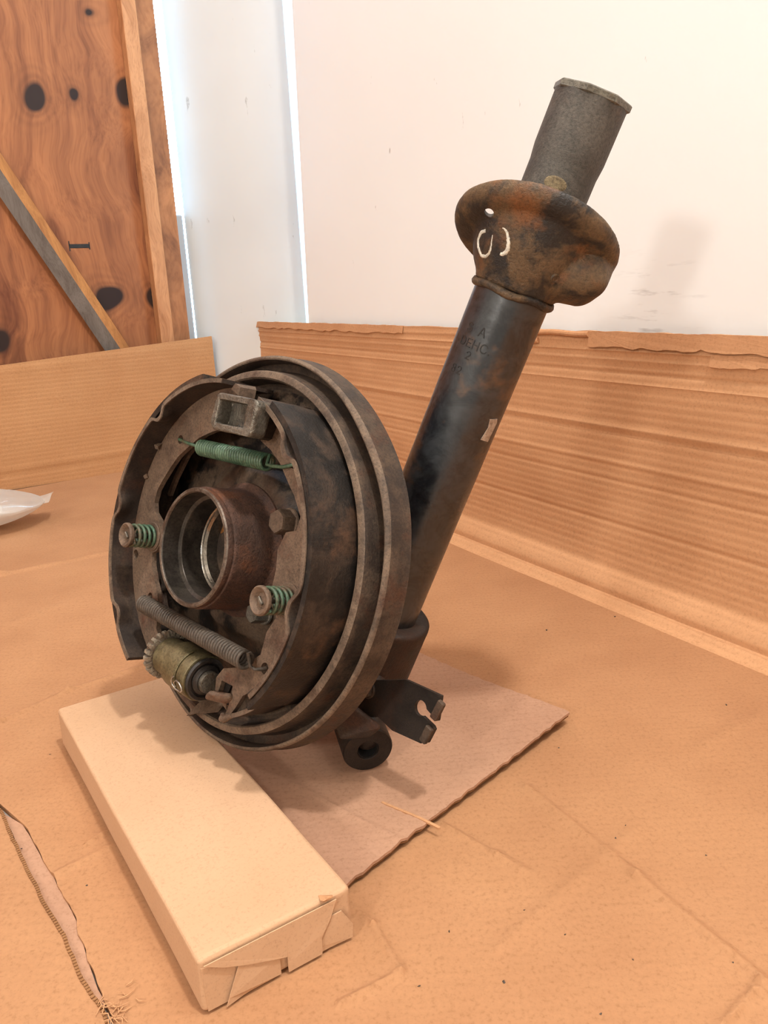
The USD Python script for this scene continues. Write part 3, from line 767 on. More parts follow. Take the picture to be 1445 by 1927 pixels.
# ------------------------------------------------------------------ the strut with its drum brake
# local frame: origin at the brake's centre, x to the right, y up along the strut, z out of the brake towards the viewer
MX = np.array([[0.588723385904942, -0.7417088017730545, -0.32136090033014325], [0.43740910268901045, -0.04201023690146121, 0.8982808118179291], [-0.6797632321429391, -0.6694051040796318, 0.2996977725287959]])
CEN = np.array([-0.07665901906458293, 0.43764664227212774, 0.13326119205612533 + 0.0006])
ST = group_xf("strut_assembly", [*MX[0], 0, *MX[1], 0, *MX[2], 0, *CEN, 1])
tag(ST, "rusty car suspension strut with an open drum brake, leaning on the parcel", "car strut")
DEG = math.pi / 180


def pol(r, a, z):
    return np.array([r * math.cos(a * DEG), r * math.sin(a * DEG), z])


# backing plate: flange, outer lip, groove, inner lip, floor, raised middle
front = [(0.0, 0.008), (0.040, 0.008), (0.046, 0.0075), (0.052, 0.002), (0.060, -0.001), (0.0950, -0.001), (0.0962, 0.000), (0.0968, 0.0085), (0.0974, 0.0110), (0.0982, 0.0118), (0.1008, 0.0116), (0.1018, 0.0108), (0.1023, 0.0090), (0.1030, -0.0015), (0.1042, -0.0042), (0.1070, -0.0042), (0.1084, -0.0025),
         (0.1088, 0.0040), (0.1093, 0.0058), (0.1104, 0.0062), (0.1114, 0.0052), (0.1118, 0.0030), (0.1121, -0.0060), (0.1128, -0.0090)]
back = [(0.1118, -0.0097), (0.1105, -0.0070), (0.1085, -0.0065), (0.1040, -0.0068), (0.1005, -0.0060), (0.0990, 0.006), (0.0965, -0.0045), (0.060, -0.0045), (0.0, -0.0045)]
pm = lathe(front + back, 256)
v = np.array(pm.vertices); rr = np.hypot(v[:, 0], v[:, 1]); an = np.arctan2(v[:, 1], v[:, 0])
dent = (rr > 0.105)
wob = 0.0016 * np.exp(-((an - 62 * DEG) / 0.25) ** 2) + 0.0012 * np.sin(an * 5 + 1) * 0.4
v[:, 2] += np.where(dent, wob, 0); s = 1 + np.where(rr > 0.1105, 0.006 * np.sin(an * 3 + 0.4) * 0.4 + 0.012 * np.exp(-((an - 55 * DEG) / 0.35) ** 2), 0)
v[:, 0] *= s; v[:, 1] *= s
plate = obj("backing_plate", tm(v, pm.faces), "dusty_iron", ST, smooth=35, label="round pressed steel backing plate with a double lip")
fl3 = lathe([(0.034, 0.0084), (0.040, 0.0084), (0.0465, 0.0080), (0.0525, 0.0026), (0.060, -0.0004), (0.093, -0.0004)], 128)
obj("plate_face", fl3, "plate_floor", plate, smooth=40, label="greasy scuffed face of the plate")


def hexhead(c, d, af, h, washer=True, n=6):
    a = np.arange(n) * 2 * np.pi / n + 0.35; R = af / 2 / math.cos(math.pi / n)
    pr = [(np.cos(t) * R, np.sin(t) * R) for t in a]
    m = hull([(x, y, 0) for x, y in pr] + [(x, y, h * 0.86) for x, y in pr] + [(x * 0.9, y * 0.9, h) for x, y in pr] + [(af / 2 * 0.93 * math.cos(t), af / 2 * 0.93 * math.sin(t), h) for t in np.linspace(0, 6.28, 25)])
    if washer:
        w = lathe([(0, 0), (R * 1.12, 0), (R * 1.16, 0.0008), (R * 1.10, 0.0016), (0, 0.0018)], 32); m = cat(m, w)
    return place(m, c, d)


obj("bolt", hexhead((0.0290, 0.0340, 0.0082), (0, 0, 1), 0.0120, 0.0098), "web_iron", ST, smooth=20)
obj("bolt", hexhead((0.0385, -0.0172, 0.0082), (0, 0, 1), 0.0100, 0.0095), "bare_steel", ST, smooth=20)
obj("bolt", hexhead((-0.0340, -0.0290, 0.0082), (0, 0, 1), 0.0120, 0.0098), "web_iron", ST, smooth=20)

obj("lip_edge", tm(*(lambda q: (q.vertices, q.faces))(lathe([(0.0972, 0.01105), (0.0980, 0.0121), (0.1009, 0.0119), (0.1019, 0.0111)], 200))), "edge_dust", plate, smooth=50, label="dusty edge of the inner lip")
oe = lathe([(0.1092, 0.0060), (0.1097, 0.0064), (0.1104, 0.0065), (0.1114, 0.0056), (0.1118, 0.0044)], 256); v = np.array(oe.vertices); an = np.arctan2(v[:, 1], v[:, 0]); rr = np.hypot(v[:, 0], v[:, 1])
v[:, 2] += 0.0016 * np.exp(-((an - 62 * DEG) / 0.25) ** 2) + 0.0012 * np.sin(an * 5 + 1) * 0.4
s = 1 + np.where(rr > 0.1105, 0.006 * np.sin(an * 3 + 0.4) * 0.4 + 0.012 * np.exp(-((an - 55 * DEG) / 0.35) ** 2), 0); v[:, 0] *= s; v[:, 1] *= s
obj("lip_edge", tm(v, oe.faces), "edge_dust", plate, smooth=50, label="dusty edge of the outer lip")

# hub: bearing housing with a stepped bore
hub_p = [(0.0385, 0.0060), (0.0380, 0.0095), (0.0352, 0.0112), (0.0340, 0.0135), (0.0333, 0.0330), (0.0334, 0.0352), (0.0331, 0.0362), (0.0322, 0.0366), (0.0324, 0.0374), (0.0327, 0.0385), (0.0326, 0.0403), (0.0319, 0.0410), (0.0302, 0.0410)]
hm = lathe(hub_p, 160); vv = np.array(hm.vertices)
k = (vv[:, 2] < 0.035) & (vv[:, 2] > 0.009)
hub = obj("hub", hm, "hub_rust", ST, smooth=35, label="rusty open bearing hub")
obj("rim", lathe([(0.0325, 0.0405), (0.0319, 0.04125), (0.0303, 0.04125), (0.0299, 0.0405)], 160), "rim_steel", hub, smooth=40, label="worn front rim of the hub")
obj("bore", lathe([(0.0302, 0.0410), (0.0297, 0.0404), (0.0293, 0.0315), (0.0292, 0.0308), (0.0272, 0.0300), (0.0268, 0.0293), (0.0268, 0.0172)], 160), "bore_steel", hub, smooth=35, label="machined grey bore")
obj("race", lathe([(0.0268, 0.0172), (0.0262, 0.0166), (0.0252, 0.0164), (0.0240, 0.0150), (0.0234, 0.0040)], 160), "race_steel", hub, smooth=35, label="polished bearing race ring")
obj("grease_well", lathe([(0.0234, 0.0040), (0.0200, 0.0035), (0.0195, -0.030), (0.0, -0.030)], 96), "dark_grease", hub, smooth=35)
gr = shake(lathe([(0.0236, 0.0035), (0.0225, 0.0052), (0.0200, 0.0050), (0.0196, 0.0)], 120), 0.0012, 260, 4)
obj("grease", gr, "dark_grease", hub, smooth=40, label="lumps of orange and black grease")
chip = shake(hull(np.array(pol(0.0205, 112, 0.0075)) + rng.normal(0, 1, (24, 3)) * [0.0014, 0.0030, 0.0010]), 0.0006, 400)
iron("orange_rust", (0.20, 0.075, 0.015), (0.30, 0.12, 0.03), (0.12, 0.04, 0.01), rough=0.5)
obj("grease_lump", shake(hull(pol(0.0212, 178, 0.0065) + rng.normal(0, 1, (24, 3)) * [0.0012, 0.0030, 0.0011]), 0.0006, 400), "orange_rust", hub, smooth=False)


# brake shoes
def smoothstep(x, a, b):
    t = np.clip((x - a) / (b - a), 0, 1); return t * t * (3 - 2 * t)


def shoe_shell(a0, a1, zf, zb, r0, r1, dents=(), n=260, m=14):
    th = np.linspace(a0, a1, n)
    zt = np.array([zf(t) for t in th]); zbk = np.array([zb(t) for t in th])
    w = np.linspace(0, 1, m)
    T, Wt = np.meshgrid(th, w, indexing="ij")
    Zc = zbk[:, None] + (zt - zbk)[:, None] * Wt
    dr = np.zeros_like(Zc)
    for d0, wd, amp in dents:
        g = np.exp(-np.abs((T - d0) / wd) ** 3)
        dr -= amp * g * (smoothstep(Wt, 0.62, 1.0) if m > 3 else 1.0)
    def shell(r):
        R = r + dr
        return np.stack([R * np.cos(T * DEG), R * np.sin(T * DEG), Zc], -1)
    O, I = shell(r1), shell(r0)
    ring = np.concatenate([O, I[:, ::-1]], 1)  # closed loop in the cross-section
    V = ring.reshape(-1, 3); k = ring.shape[1]
    F = grid_faces(n, k, False, True)
    e = []
    for row, flip in ((0, False), (n - 1, True)):
        b = row * k
        for j in range(m - 1):
            q = [(b + j, b + j + 1, b + k - 2 - j), (b + j, b + k - 2 - j, b + k - 1 - j)]
            e += [x[::-1] if flip else x for x in q]
    return tm(V, np.vstack([F, np.array(e)]))


def worn_edge(a0, a1, zf, dents, par):
    obj("worn_edge", shoe_shell(a0, a1, lambda t: zf(t) + 0.00025, lambda t: zf(t) - 0.0006, 0.0895, 0.0919, [(c, w, k) for c, w, k in dents], m=3), "edge_dust", par, smooth=30, label="bare worn edge of the shoe")


# left shoe
LZ = lambda t: 0.040 - 0.0 * t
LB = lambda t: 0.0053
ls = obj("brake_shoe", shoe_shell(108.0, 257.0, LZ, LB, 0.0896, 0.0918, [(149.5, 3.2, 0.0050), (193.5, 4.0, 0.0050), (237.0, 4.0, 0.0048)]), "shoe_iron", ST, smooth=30, label="left brake shoe seen from inside")
worn_edge(108.0, 257.0, LZ, [(149.5, 3.2, 0.0050), (193.5, 4.0, 0.0050), (237.0, 4.0, 0.0048)], ls)
obj("lining", shoe_shell(122, 245, lambda t: 0.0372, lambda t: 0.0062, 0.0922, 0.0962), "lining", ls, smooth=30, label="worn friction lining")
wl_in = [(-0.0240, 0.0650), (-0.0320, 0.0585), (-0.0409, 0.0528), (-0.0513, 0.0439), (-0.0592, 0.0332), (-0.0648, 0.0250), (-0.0682, 0.0164), (-0.0716, 0.0056), (-0.0733, -0.0019), (-0.0719, -0.0101), (-0.0679, -0.0146), (-0.0609, -0.0159), (-0.0556, -0.0203), (-0.0508, -0.0268), (-0.0525, -0.0330), (-0.0559, -0.0362), (-0.0513, -0.0425), (-0.0433, -0.0485), (-0.0362, -0.0531), (-0.0329, -0.0566), (-0.0285, -0.0645), (-0.0248, -0.0709), (-0.0201, -0.0723), (-0.0195, -0.0780), (-0.0200, -0.0870)]
arc = [tuple(pol(0.0899, t, 0)[:2]) for t in np.linspace(257, 106, 60)]
wl = sg.Polygon(wl_in + arc).buffer(0.0008).buffer(-0.0008)
for hx, hy, hr in ((-0.0685, 0.0347, 0.0026), (-0.0422, -0.0592, 0.0026), (-0.0720, -0.0470, 0.0030)):
    wl = wl.difference(sg.Point(hx, hy).buffer(hr))
obj("web", extrude(wl, 0.0222, 0.0252), "web_iron", ls, smooth=20, label="flat dusty web of the shoe")
for t in (166, 180.5):
    obj("weld_nub", shake(hull(pol(0.0886, t, 0.0262) + rng.normal(0, 1, (20, 3)) * 0.0011), 0.0003, 700), "web_iron", ls, smooth=40)


def RZ(t):
    return 0.040 if t > -23 else 0.040 - 0.0135 * min(1.0, (-23 - t) / 9.0) if t > -32 else 0.0265


rs_ = obj("brake_shoe", shoe_shell(86.0, -51.0, RZ, LB, 0.0896, 0.0918, [(62.5, 4.0, 0.0044), (11.0, 5.0, 0.0050), (-22, 3.0, 0.001)]), "shoe_iron", ST, smooth=30, label="right brake shoe seen from outside")
worn_edge(86.0, -51.0, RZ, [(62.5, 4.0, 0.0044), (11.0, 5.0, 0.0050)], rs_)
obj("lining", shoe_shell(80.0, -26.0, lambda t: 0.0392, lambda t: 0.0058, 0.0921, 0.0953), "lining", rs_, smooth=30, label="worn dark friction lining")
wr_in = [(0.0040, 0.0860), (0.0020, 0.0760), (0.0018, 0.0673), (0.0124, 0.0668), (0.0227, 0.0645), (0.0316, 0.0604), (0.0374, 0.0577), (0.0421, 0.0559), (0.0524, 0.0492), (0.0535, 0.0420), (0.0470, 0.0372), (0.0463, 0.0265), (0.0508, 0.0176), (0.0530, 0.0091), (0.0600, 0.0020), (0.0645, -0.0025), (0.0622, -0.0128), (0.0636, -0.0194), (0.0645, -0.0250), (0.0560, -0.0390), (0.0427, -0.0497), (0.0402, -0.0575), (0.0432, -0.0637), (0.0462, -0.0632), (0.0453, -0.0556), (0.0548, -0.0522), (0.0570, -0.0590), (0.0578, -0.0660), (0.0575, -0.0705)]
wr_out = [(0.0612, -0.0668), (0.0630, -0.0600), (0.0645, -0.0513), (0.0717, -0.0405), (0.0800, -0.0340), (0.0845, -0.0285)] + [tuple(pol(0.0899, t, 0)[:2]) for t in np.linspace(-15, 86, 50)]
wr = sg.Polygon(wr_in + wr_out).buffer(0.0006).buffer(-0.0006)
for hx, hy, hr in ((0.0714, -0.0286, 0.0030), (0.0330, 0.0690, 0.0024)):
    wr = wr.difference(sg.Point(hx, hy).buffer(hr))
obj("web", extrude(wr, 0.0222, 0.0252), "web_iron", rs_, smooth=20, label="flat dusty web of the shoe")
tip = tube([(0.0560, -0.0700, 0.0245), (0.0580, -0.0712, 0.0262), (0.0600, -0.0702, 0.0266), (0.0640, -0.0640, 0.0262)], [0.0016, 0.0019, 0.0018, 0.0013], 10)
obj("shoe_tip", tip, "web_iron", rs_, smooth=50)

# anchor block: hollow square post
bk_o = np.array([(-0.0199, 0.0822), (0.0146, 0.0922), (0.0184, 0.0736), (-0.0160, 0.0628)])
bk = sg.Polygon(bk_o).buffer(-0.0034).buffer(0.0034, join_style=1)
ho = sg.Polygon([(-0.0160, 0.0796), (0.0062, 0.0866), (0.0102, 0.0752), (-0.0132, 0.0676)]).buffer(-0.0008).buffer(0.0008)
mb = mani(extrude(bk, 0.0360, 0.0455)) - mani(extrude(ho, 0.0372, 0.05))
mb = untri(mb.refine_to_length(0.0016)); mb = trimesh.Trimesh(mb.vertices, mb.faces, process=True); trimesh.smoothing.filter_taubin(mb, iterations=14)
ab = obj("anchor_block", shake(mb, 0.0002, 300), "bare_steel", ST, smooth=50, label="hollow square bare steel anchor block between the shoes")
obj("anchor_post", box(-0.011, 0.010, 0.070, 0.083, 0.0, 0.0365, 0.002), "under_iron", ab)
obj("shoe_stop", hull([(-0.0265, 0.0840, 0.022), (-0.0230, 0.0885, 0.022), (-0.0185, 0.0880, 0.024), (-0.0170, 0.0830, 0.024), (-0.0255, 0.0835, 0.0345), (-0.0225, 0.0880, 0.0355), (-0.0190, 0.0875, 0.034), (-0.0180, 0.083, 0.034)]), "web_iron", ST, smooth=30)


def coil_part(name, p0, p1, R, wire, turns, m, hook0=None, hook1=None, label=None, per=20, up=(0, 0, 1), phase=0.0):
    c = coil(p0, p1, R, wire, turns, per, up=up, phase=phase)
    x, y, d = frame_from(np.asarray(p1, float) - np.asarray(p0, float), up)
    pts = [c]
    if hook1 is not None:
        pts.append(np.array(hook1))
    if hook0 is not None:
        pts.insert(0, np.array(hook0)[::-1])
    return obj(name, tube(np.vstack(pts), wire, 8), m, ST, smooth=60, label=label)


# green return spring across the top, brown one across the bottom
coil_part("return_spring", (-0.0478, 0.0395, 0.0235), (0.0110, 0.0592, 0.0225), 0.0040, 0.00100, 28, "green_paint", hook1=[(0.0140, 0.0590, 0.0252), (0.0180, 0.0602, 0.0245), (0.0270, 0.0640, 0.0262), (0.0325, 0.0675, 0.0268), (0.0332, 0.0690, 0.0250)], hook0=[(-0.0520, 0.0385, 0.0245), (-0.0600, 0.0365, 0.0262), (-0.0670, 0.0352, 0.0268), (-0.0685, 0.0347, 0.0240)], label="tight green painted return spring")
coil_part("return_spring", (-0.0350, -0.0592, 0.0330), (0.0640, -0.0287, 0.0322), 0.0043, 0.00098, 45, "brown_spring", hook1=[(0.0660, -0.0308, 0.0300), (0.0690, -0.0306, 0.0288), (0.0708, -0.0292, 0.0280), (0.0714, -0.0284, 0.0245)], hook0=[(-0.0385, -0.0592, 0.0300), (-0.0415, -0.0592, 0.0285), (-0.0422, -0.0592, 0.0245)], label="long plain brown return spring")


# hold-down springs with dished caps
def hold_down(c, top):
    c = np.asarray(c, float)
    s = obj("hold_down_spring", tube(coil(c + [0, 0, 0.0012], c + [0, 0, top - c[2] - 0.0012], 0.0062, 0.001, 4.2, 30), 0.00105, 9), "worn_green", ST, smooth=60, label="short worn green hold-down spring")
    cup = lathe([(0.0, 0.0010), (0.0018, 0.0008), (0.0040, 0.0002), (0.0052, 0.0022), (0.0066, 0.0029), (0.0074, 0.0022), (0.0075, 0.0008), (0.0068, -0.0002), (0.0050, -0.0006), (0.0042, -0.0020), (0.0, -0.0022)][::-1], 40)
    obj("spring_cap", place(cup, (c[0], c[1], top), (0, 0, 1)), "web_iron", s, smooth=40, label="dished steel cap")
    obj("pin_head", place(box(-0.0024, 0.0024, -0.0009, 0.0009, 0.0006, 0.0022, 0.0004), (c[0], c[1], top), (0, 0, 1), (0.4, 1, 0)), "bare_steel", s)
    obj("washer", place(lathe([(0.0, 0), (0.0088, 0), (0.0090, 0.0006), (0.0084, 0.0011), (0.0, 0.0011)], 40), (c[0], c[1], c[2]), (0, 0, 1)), "web_iron", s, smooth=30)
    obj("pin", place(trimesh.creation.cylinder(0.0016, top - 0.003, sections=16), (c[0], c[1], (top + 0.003) / 2), (0, 0, 1)), "bare_steel", s, smooth=30)


hold_down((-0.0612, -0.0278, 0.0252), 0.0412)
hold_down((0.0676, 0.0100, 0.0252), 0.0412)

# wheel cylinder with toothed adjuster at the bottom
AXO = np.array([-0.0050, -0.0742, 0.0270]); AXD = np.array([0.0448, 0.0128, 0.0]); AXD /= np.linalg.norm(AXD)
wc = obj("wheel_cylinder", place(lathe([(0.0, 0.0030), (0.0106, 0.0030), (0.0110, 0.0042), (0.0110, 0.0150), (0.0122, 0.0162), (0.0134, 0.0172), (0.0136, 0.0185), (0.0136, 0.0305), (0.0130, 0.0310), (0.0128, 0.0318), (0.0128, 0.0325), (0.0134, 0.0330), (0.0134, 0.0385), (0.0128, 0.0398), (0.0118, 0.0400), (0.0, 0.0400)], 72), AXO, AXD), "olive_brass", ST, smooth=30, label="olive brass wheel cylinder")
gear = []
for k in range(22):
    a = 2 * np.pi * k / 22
    t = hull([(x, y, z) for x in (0.0108, 0.0134) for y in (-0.0013, 0.0013) for z in (-0.0016, 0.0030)] + [(0.0144, y, z) for y in (-0.0009, 0.0009) for z in (-0.0010, 0.0024)])
    c, s = math.cos(a), math.sin(a); v = t.vertices @ np.array([[c, s, 0], [-s, c, 0], [0, 0, 1]])
    gear.append(tm(v, t.faces))
gear.append(lathe([(0, -0.0012), (0.0114, -0.0012), (0.0118, 0.0), (0.0116, 0.0030), (0, 0.0030)], 52))
aw = obj("adjuster_wheel", place(cat(*gear), AXO, AXD), "gear_metal", wc, smooth=25, label="toothed adjuster wheel")
obj("adjuster_stem", place(lathe([(0, -0.0125), (0.0052, -0.0125), (0.0066, -0.0110), (0.0068, -0.0075), (0.0058, -0.0065), (0.0058, -0.0012), (0, -0.0012)], 32), AXO, AXD), "web_iron", wc, smooth=30)
obj("dust_boot", place(lathe([(0.0118, 0.0398), (0.0122, 0.0412), (0.0116, 0.0424), (0.0100, 0.0424), (0.0096, 0.0412), (0.0088, 0.0412), (0.0084, 0.0424), (0.0072, 0.0428), (0.0066, 0.0436), (0.0, 0.0436)], 60), AXO, AXD), "boot_rubber", wc, smooth=35, label="dark rubber boot")
obj("piston", place(lathe([(0, 0.0436), (0.0060, 0.0436), (0.0064, 0.0446), (0.0060, 0.0466), (0.0, 0.0470)], 40), AXO, AXD), "bare_steel", wc, smooth=35)
x_, y_, z_ = frame_from(AXD)


def on_cyl(r, ang, s):
    return AXO + AXD * s + r * (math.cos(ang * DEG) * np.array([-AXD[1], AXD[0], 0]) + math.sin(ang * DEG) * np.array([0, 0, 1.0]))


ring = [on_cyl(0.0133, t, 0.0316) for t in np.linspace(20, 340, 70)]
obj("retaining_ring", tube(ring, 0.00055, 8), "olive_brass", wc, smooth=60)
clip = [(0.0148, 146, 0.0330), (0.0150, 150, 0.0318), (0.0150, 158, 0.0312), (0.0149, 166, 0.0320), (0.0149, 172, 0.0345), (0.0148, 172, 0.0395), (0.0146, 166, 0.0412), (0.0146, 158, 0.0408), (0.0148, 152, 0.0390), (0.0149, 150, 0.0360), (0.0149, 158, 0.0338), (0.0149, 166, 0.0352)]
clip = [(r, a - 55, s) for r, a, s in clip]
obj("wire_clip", tube([on_cyl(r, a, s) for r, a, s in clip], 0.00045, 8), "wire_steel", wc, smooth=60, label="thin bright wire clip")
# link between piston and right shoe, with the lever tongue
obj("shoe_fork", hull([(0.0400, -0.0640, 0.0205), (0.0400, -0.0560, 0.0205), (0.0500, -0.0560, 0.0205), (0.0500, -0.0640, 0.0205), (0.0400, -0.0640, 0.0218), (0.0400, -0.0560, 0.0218), (0.0500, -0.0560, 0.0218), (0.0500, -0.0640, 0.0218)]), "under_iron", ST, smooth=20)
tg = shake(untri(Manifold.batch_hull([ball(p, 0.0017, 12) for p in [(0.0455, -0.0660, 0.0300), (0.0480, -0.0618, 0.0312), (0.0565, -0.0575, 0.0262), (0.0550, -0.0615, 0.0262), (0.0455, -0.0655, 0.0268), (0.056, -0.060, 0.0235)]]).refine_to_length(0.0015)), 0.0003, 400)
obj("lever_tongue", tg, "web_iron", ST, smooth=40, label="stubby rusty lever tongue")
obj("tongue_foot", hull([(0.0500, -0.0665, 0.0215), (0.0560, -0.0655, 0.0215), (0.0565, -0.0620, 0.0268), (0.0520, -0.0630, 0.0268), (0.0505, -0.0690, 0.0220), (0.0545, -0.0690, 0.0220)]), "web_iron", ST, smooth=25)
# bent sheet tab under the cylinder
tabp = np.array([(0.0045, -0.0975), (0.0200, -0.1015), (0.0225, -0.0985), (0.0270, -0.0935), (0.0340, -0.0880), (0.0440, -0.0790)])
tv, tf = [], None
for (x, y), zz in zip(tabp, (0.0100, 0.0130, 0.0190, 0.0165, 0.0165, 0.0175)):
    tv += [(x, y, zz), (x * 0.93, y * 0.93, zz - 0.006), (x * 0.92, y * 0.92, zz - 0.0075), (x * 0.99, y * 0.99, zz - 0.0016)]
obj("sheet_tab", tm(tv, grid_faces(len(tabp), 4, False, True)), "web_iron", ST, smooth=20, label="bent sheet metal tab below the cylinder")
# parking brake lever seen as a bare strip behind the left web
lev = sg.LineString([(-0.0600, 0.0485), (-0.0690, 0.0380), (-0.0755, 0.0235), (-0.0787, 0.0057), (-0.0790, -0.0060)]).buffer(0.0016)
obj("brake_lever", extrude(lev, 0.0105, 0.0128), "web_iron", ST, smooth=20, label="narrow curved lever behind the left shoe")

# strut tube
LP = np.array([0.04485991, 0.0, -0.07730836]); LD = np.array([0.0, 0.996590237, 0.0825099955]); LD /= np.linalg.norm(LD)
E1 = np.array([1.0, 0, 0]); E2 = np.cross(E1, LD)


def along(m):
    """mesh around z -> around the strut axis, z measured along it."""
    v = m.vertices
    return tm(LP + v[:, :1] * E1 + v[:, 1:2] * E2 + v[:, 2:] * LD, m.faces if np.linalg.det(np.stack([E1, E2, LD])) > 0 else m.faces[:, ::-1])


RT = 0.0205
tubem = obj("strut_tube", along(lathe([(0.0, -0.058), (RT - 0.0005, -0.058), (RT, -0.057)] + [(RT, s) for s in np.linspace(-0.05, 0.19, 60)] + [(0.0, 0.190)], 96)), "tube_paint", ST, smooth=40, label="black painted strut tube with rust spots")
obj("upper_tube", along(lathe([(0.0, 0.19), (0.0176, 0.19), (0.0176, 0.2525), (0.0180, 0.2560), (0.0184, 0.2600), (0.0185, 0.2860), (0.0, 0.2862)], 96)), "upper_grey", ST, smooth=40, label="dull grey upper strut body")
a6 = np.arange(8) * math.pi / 4 + 0.30
nut = hull([(0.0200 * math.cos(t), 0.0200 * math.sin(t), z) for t in a6 for z in (0.2858, 0.2884)] + [(0.0192 * math.cos(t), 0.0192 * math.sin(t), z) for t in a6 for z in (0.2852, 0.2890)])
obj("gland_nut", along(nut), "nut_metal", ST, smooth=20, label="octagonal top nut with bright edge")
wv = []
for k in np.linspace(0, 2 * np.pi, 181):
    wv.append(LP + (RT + 0.0006) * (math.cos(k) * E1 + math.sin(k) * E2) + LD * (0.1885 + 0.0006 * math.sin(5 * k)))
obj("weld_bead", shake(tube(wv, 0.0021, 10, False), 0.0004, 300), "seat_rust", ST, smooth=60, label="rusty weld bead round the tube")

# spring seat: tilted dish on a flared neck with a pocket at the right
n_s = np.array([-0.31365178, 0.90153468, -0.29809021]); n_s /= np.linalg.norm(n_s)
c_s = LP + 0.2137 * LD
u_s, w_s, _ = frame_from(n_s)


def disc_pt(r, a, h):
    return c_s + r * (math.cos(a) * u_s + math.sin(a) * w_s) + h * n_s


dishp = [(0.0, -0.0032), (0.030, -0.0032), (0.0360, -0.0028), (0.0405, -0.0012), (0.0432, 0.0014), (0.0443, 0.0042), (0.0440, 0.0064), (0.0428, 0.0068), (0.0420, 0.0050), (0.0395, 0.0018), (0.0350, 0.0002), (0.0, 0.0)]
dish = lathe(dishp, 96); v = dish.vertices
dishm = mani(tm(c_s + v[:, :1] * u_s + v[:, 1:2] * w_s + v[:, 2:] * n_s, dish.faces))
if dishm.volume() < 0:
    dishm = mani(tm(np.asarray(c_s + v[:, :1] * u_s + v[:, 1:2] * w_s + v[:, 2:] * n_s), dish.faces[:, ::-1]))
# neck lofted from a circle round the tube to a larger circle under the dish
NV, NN = [], 72
rows = [(0.0, 0.0218), (0.12, 0.0226), (0.3, 0.0252), (0.55, 0.0282), (0.8, 0.0300), (1.0, 0.0318)]
for f, r in rows:
    for k in range(NN):
        t = 2 * math.pi * k / NN
        lo = LP + LD * 0.1900 + 1.0 * r * (math.cos(t) * E1 + math.sin(t) * E2)
        dirv = math.cos(t) * E1 + math.sin(t) * E2
        h = ((c_s - 0.0015 * n_s - (LP + r * dirv)) @ n_s) / (LD @ n_s)
        hi = LP + r * dirv + LD * h
        NV.append(lo + (hi - lo) * f)
NV = np.array(NV); NF = grid_faces(len(rows), NN, False, True)
cb, ct = len(NV), len(NV) + 1
NV = np.vstack([NV, NV[:NN].mean(0), NV[-NN:].mean(0)]); kk = np.arange(NN); k2 = (kk + 1) % NN
NF = np.vstack([NF, np.stack([np.full(NN, cb), k2, kk], 1), np.stack([np.full(NN, ct), (len(rows) - 1) * NN + kk, (len(rows) - 1) * NN + k2], 1)])
neck = mani(tm(NV, NF))
if neck.volume() < 0:
    neck = mani(tm(NV, NF[:, ::-1]))
pocket = Manifold.batch_hull([ball(p, r) for p, r in [((0.0735, 0.2105, -0.0720), 0.0120), ((0.0690, 0.2050, -0.0790), 0.0105), ((0.0560, 0.2030, -0.0620), 0.0135), ((0.0740, 0.2240, -0.0730), 0.0050), ((0.0715, 0.2240, -0.0870), 0.0055), ((0.0765, 0.2090, -0.0725), 0.0105)]])
ridge = Manifold.batch_hull([ball(p, r) for p, r in [((0.0660, 0.2065, -0.0560), 0.0050), ((0.0735, 0.2262, -0.0690), 0.0040)]])
hole = Manifold.batch_hull([ball(disc_pt(0.0345, 0, 0), 0.001)])
hp = np.array([0.0371, 0.2175, -0.0275])
hv = np.array([0.3239, 0.180, 0.2836]) - hp; hv /= np.linalg.norm(hv)
drill = mani(place(trimesh.creation.cylinder(0.0024, 0.016, sections=24), hp, hv - 0.45 * n_s))
seatm = (dishm + neck + pocket + ridge)
seatm = untri(seatm.refine_to_length(0.0022)); seatm = trimesh.Trimesh(seatm.vertices, seatm.faces, process=True)
trimesh.smoothing.filter_taubin(seatm, iterations=16)
seat2 = untri(mani(seatm) - drill)
seat = obj("spring_seat", shake(seat2, 0.0003, 160), "seat_rust", ST, smooth=45, label="rusty tilted spring seat dish with a bulging pocket")
pv = seatm.vertices; kd = cKDTree(pv); pn = seatm.vertex_normals


def on_seat(pts, lift=0.0004):
    out = []
    for p in pts:
        d, i = kd.query(p, k=4); w = 1 / (d + 1e-6); w /= w.sum()
        out.append((pv[i] * w[:, None]).sum(0) + lift * pn[i[0]])
    return np.array(out)


stroke1 = [(0.0363, 0.2095, -0.0317), (0.0320, 0.2073, -0.0337), (0.0317, 0.2028, -0.0355), (0.0344, 0.1996, -0.0361), (0.0384, 0.1981, -0.0358), (0.0418, 0.1998, -0.0345), (0.0428, 0.2039, -0.0327), (0.0419, 0.2086, -0.0311)]
stroke2 = [(0.0471, 0.2132, -0.0301), (0.0504, 0.2119, -0.0310), (0.0520, 0.2088, -0.0323), (0.0527, 0.2064, -0.0333), (0.0519, 0.2034, -0.0342), (0.0492, 0.2021, -0.0341)]


def smooth_line(p, n=40):
    from scipy.interpolate import CubicSpline
    p = np.asarray(p); return CubicSpline(np.linspace(0, 1, len(p)), p)(np.linspace(0, 1, n))


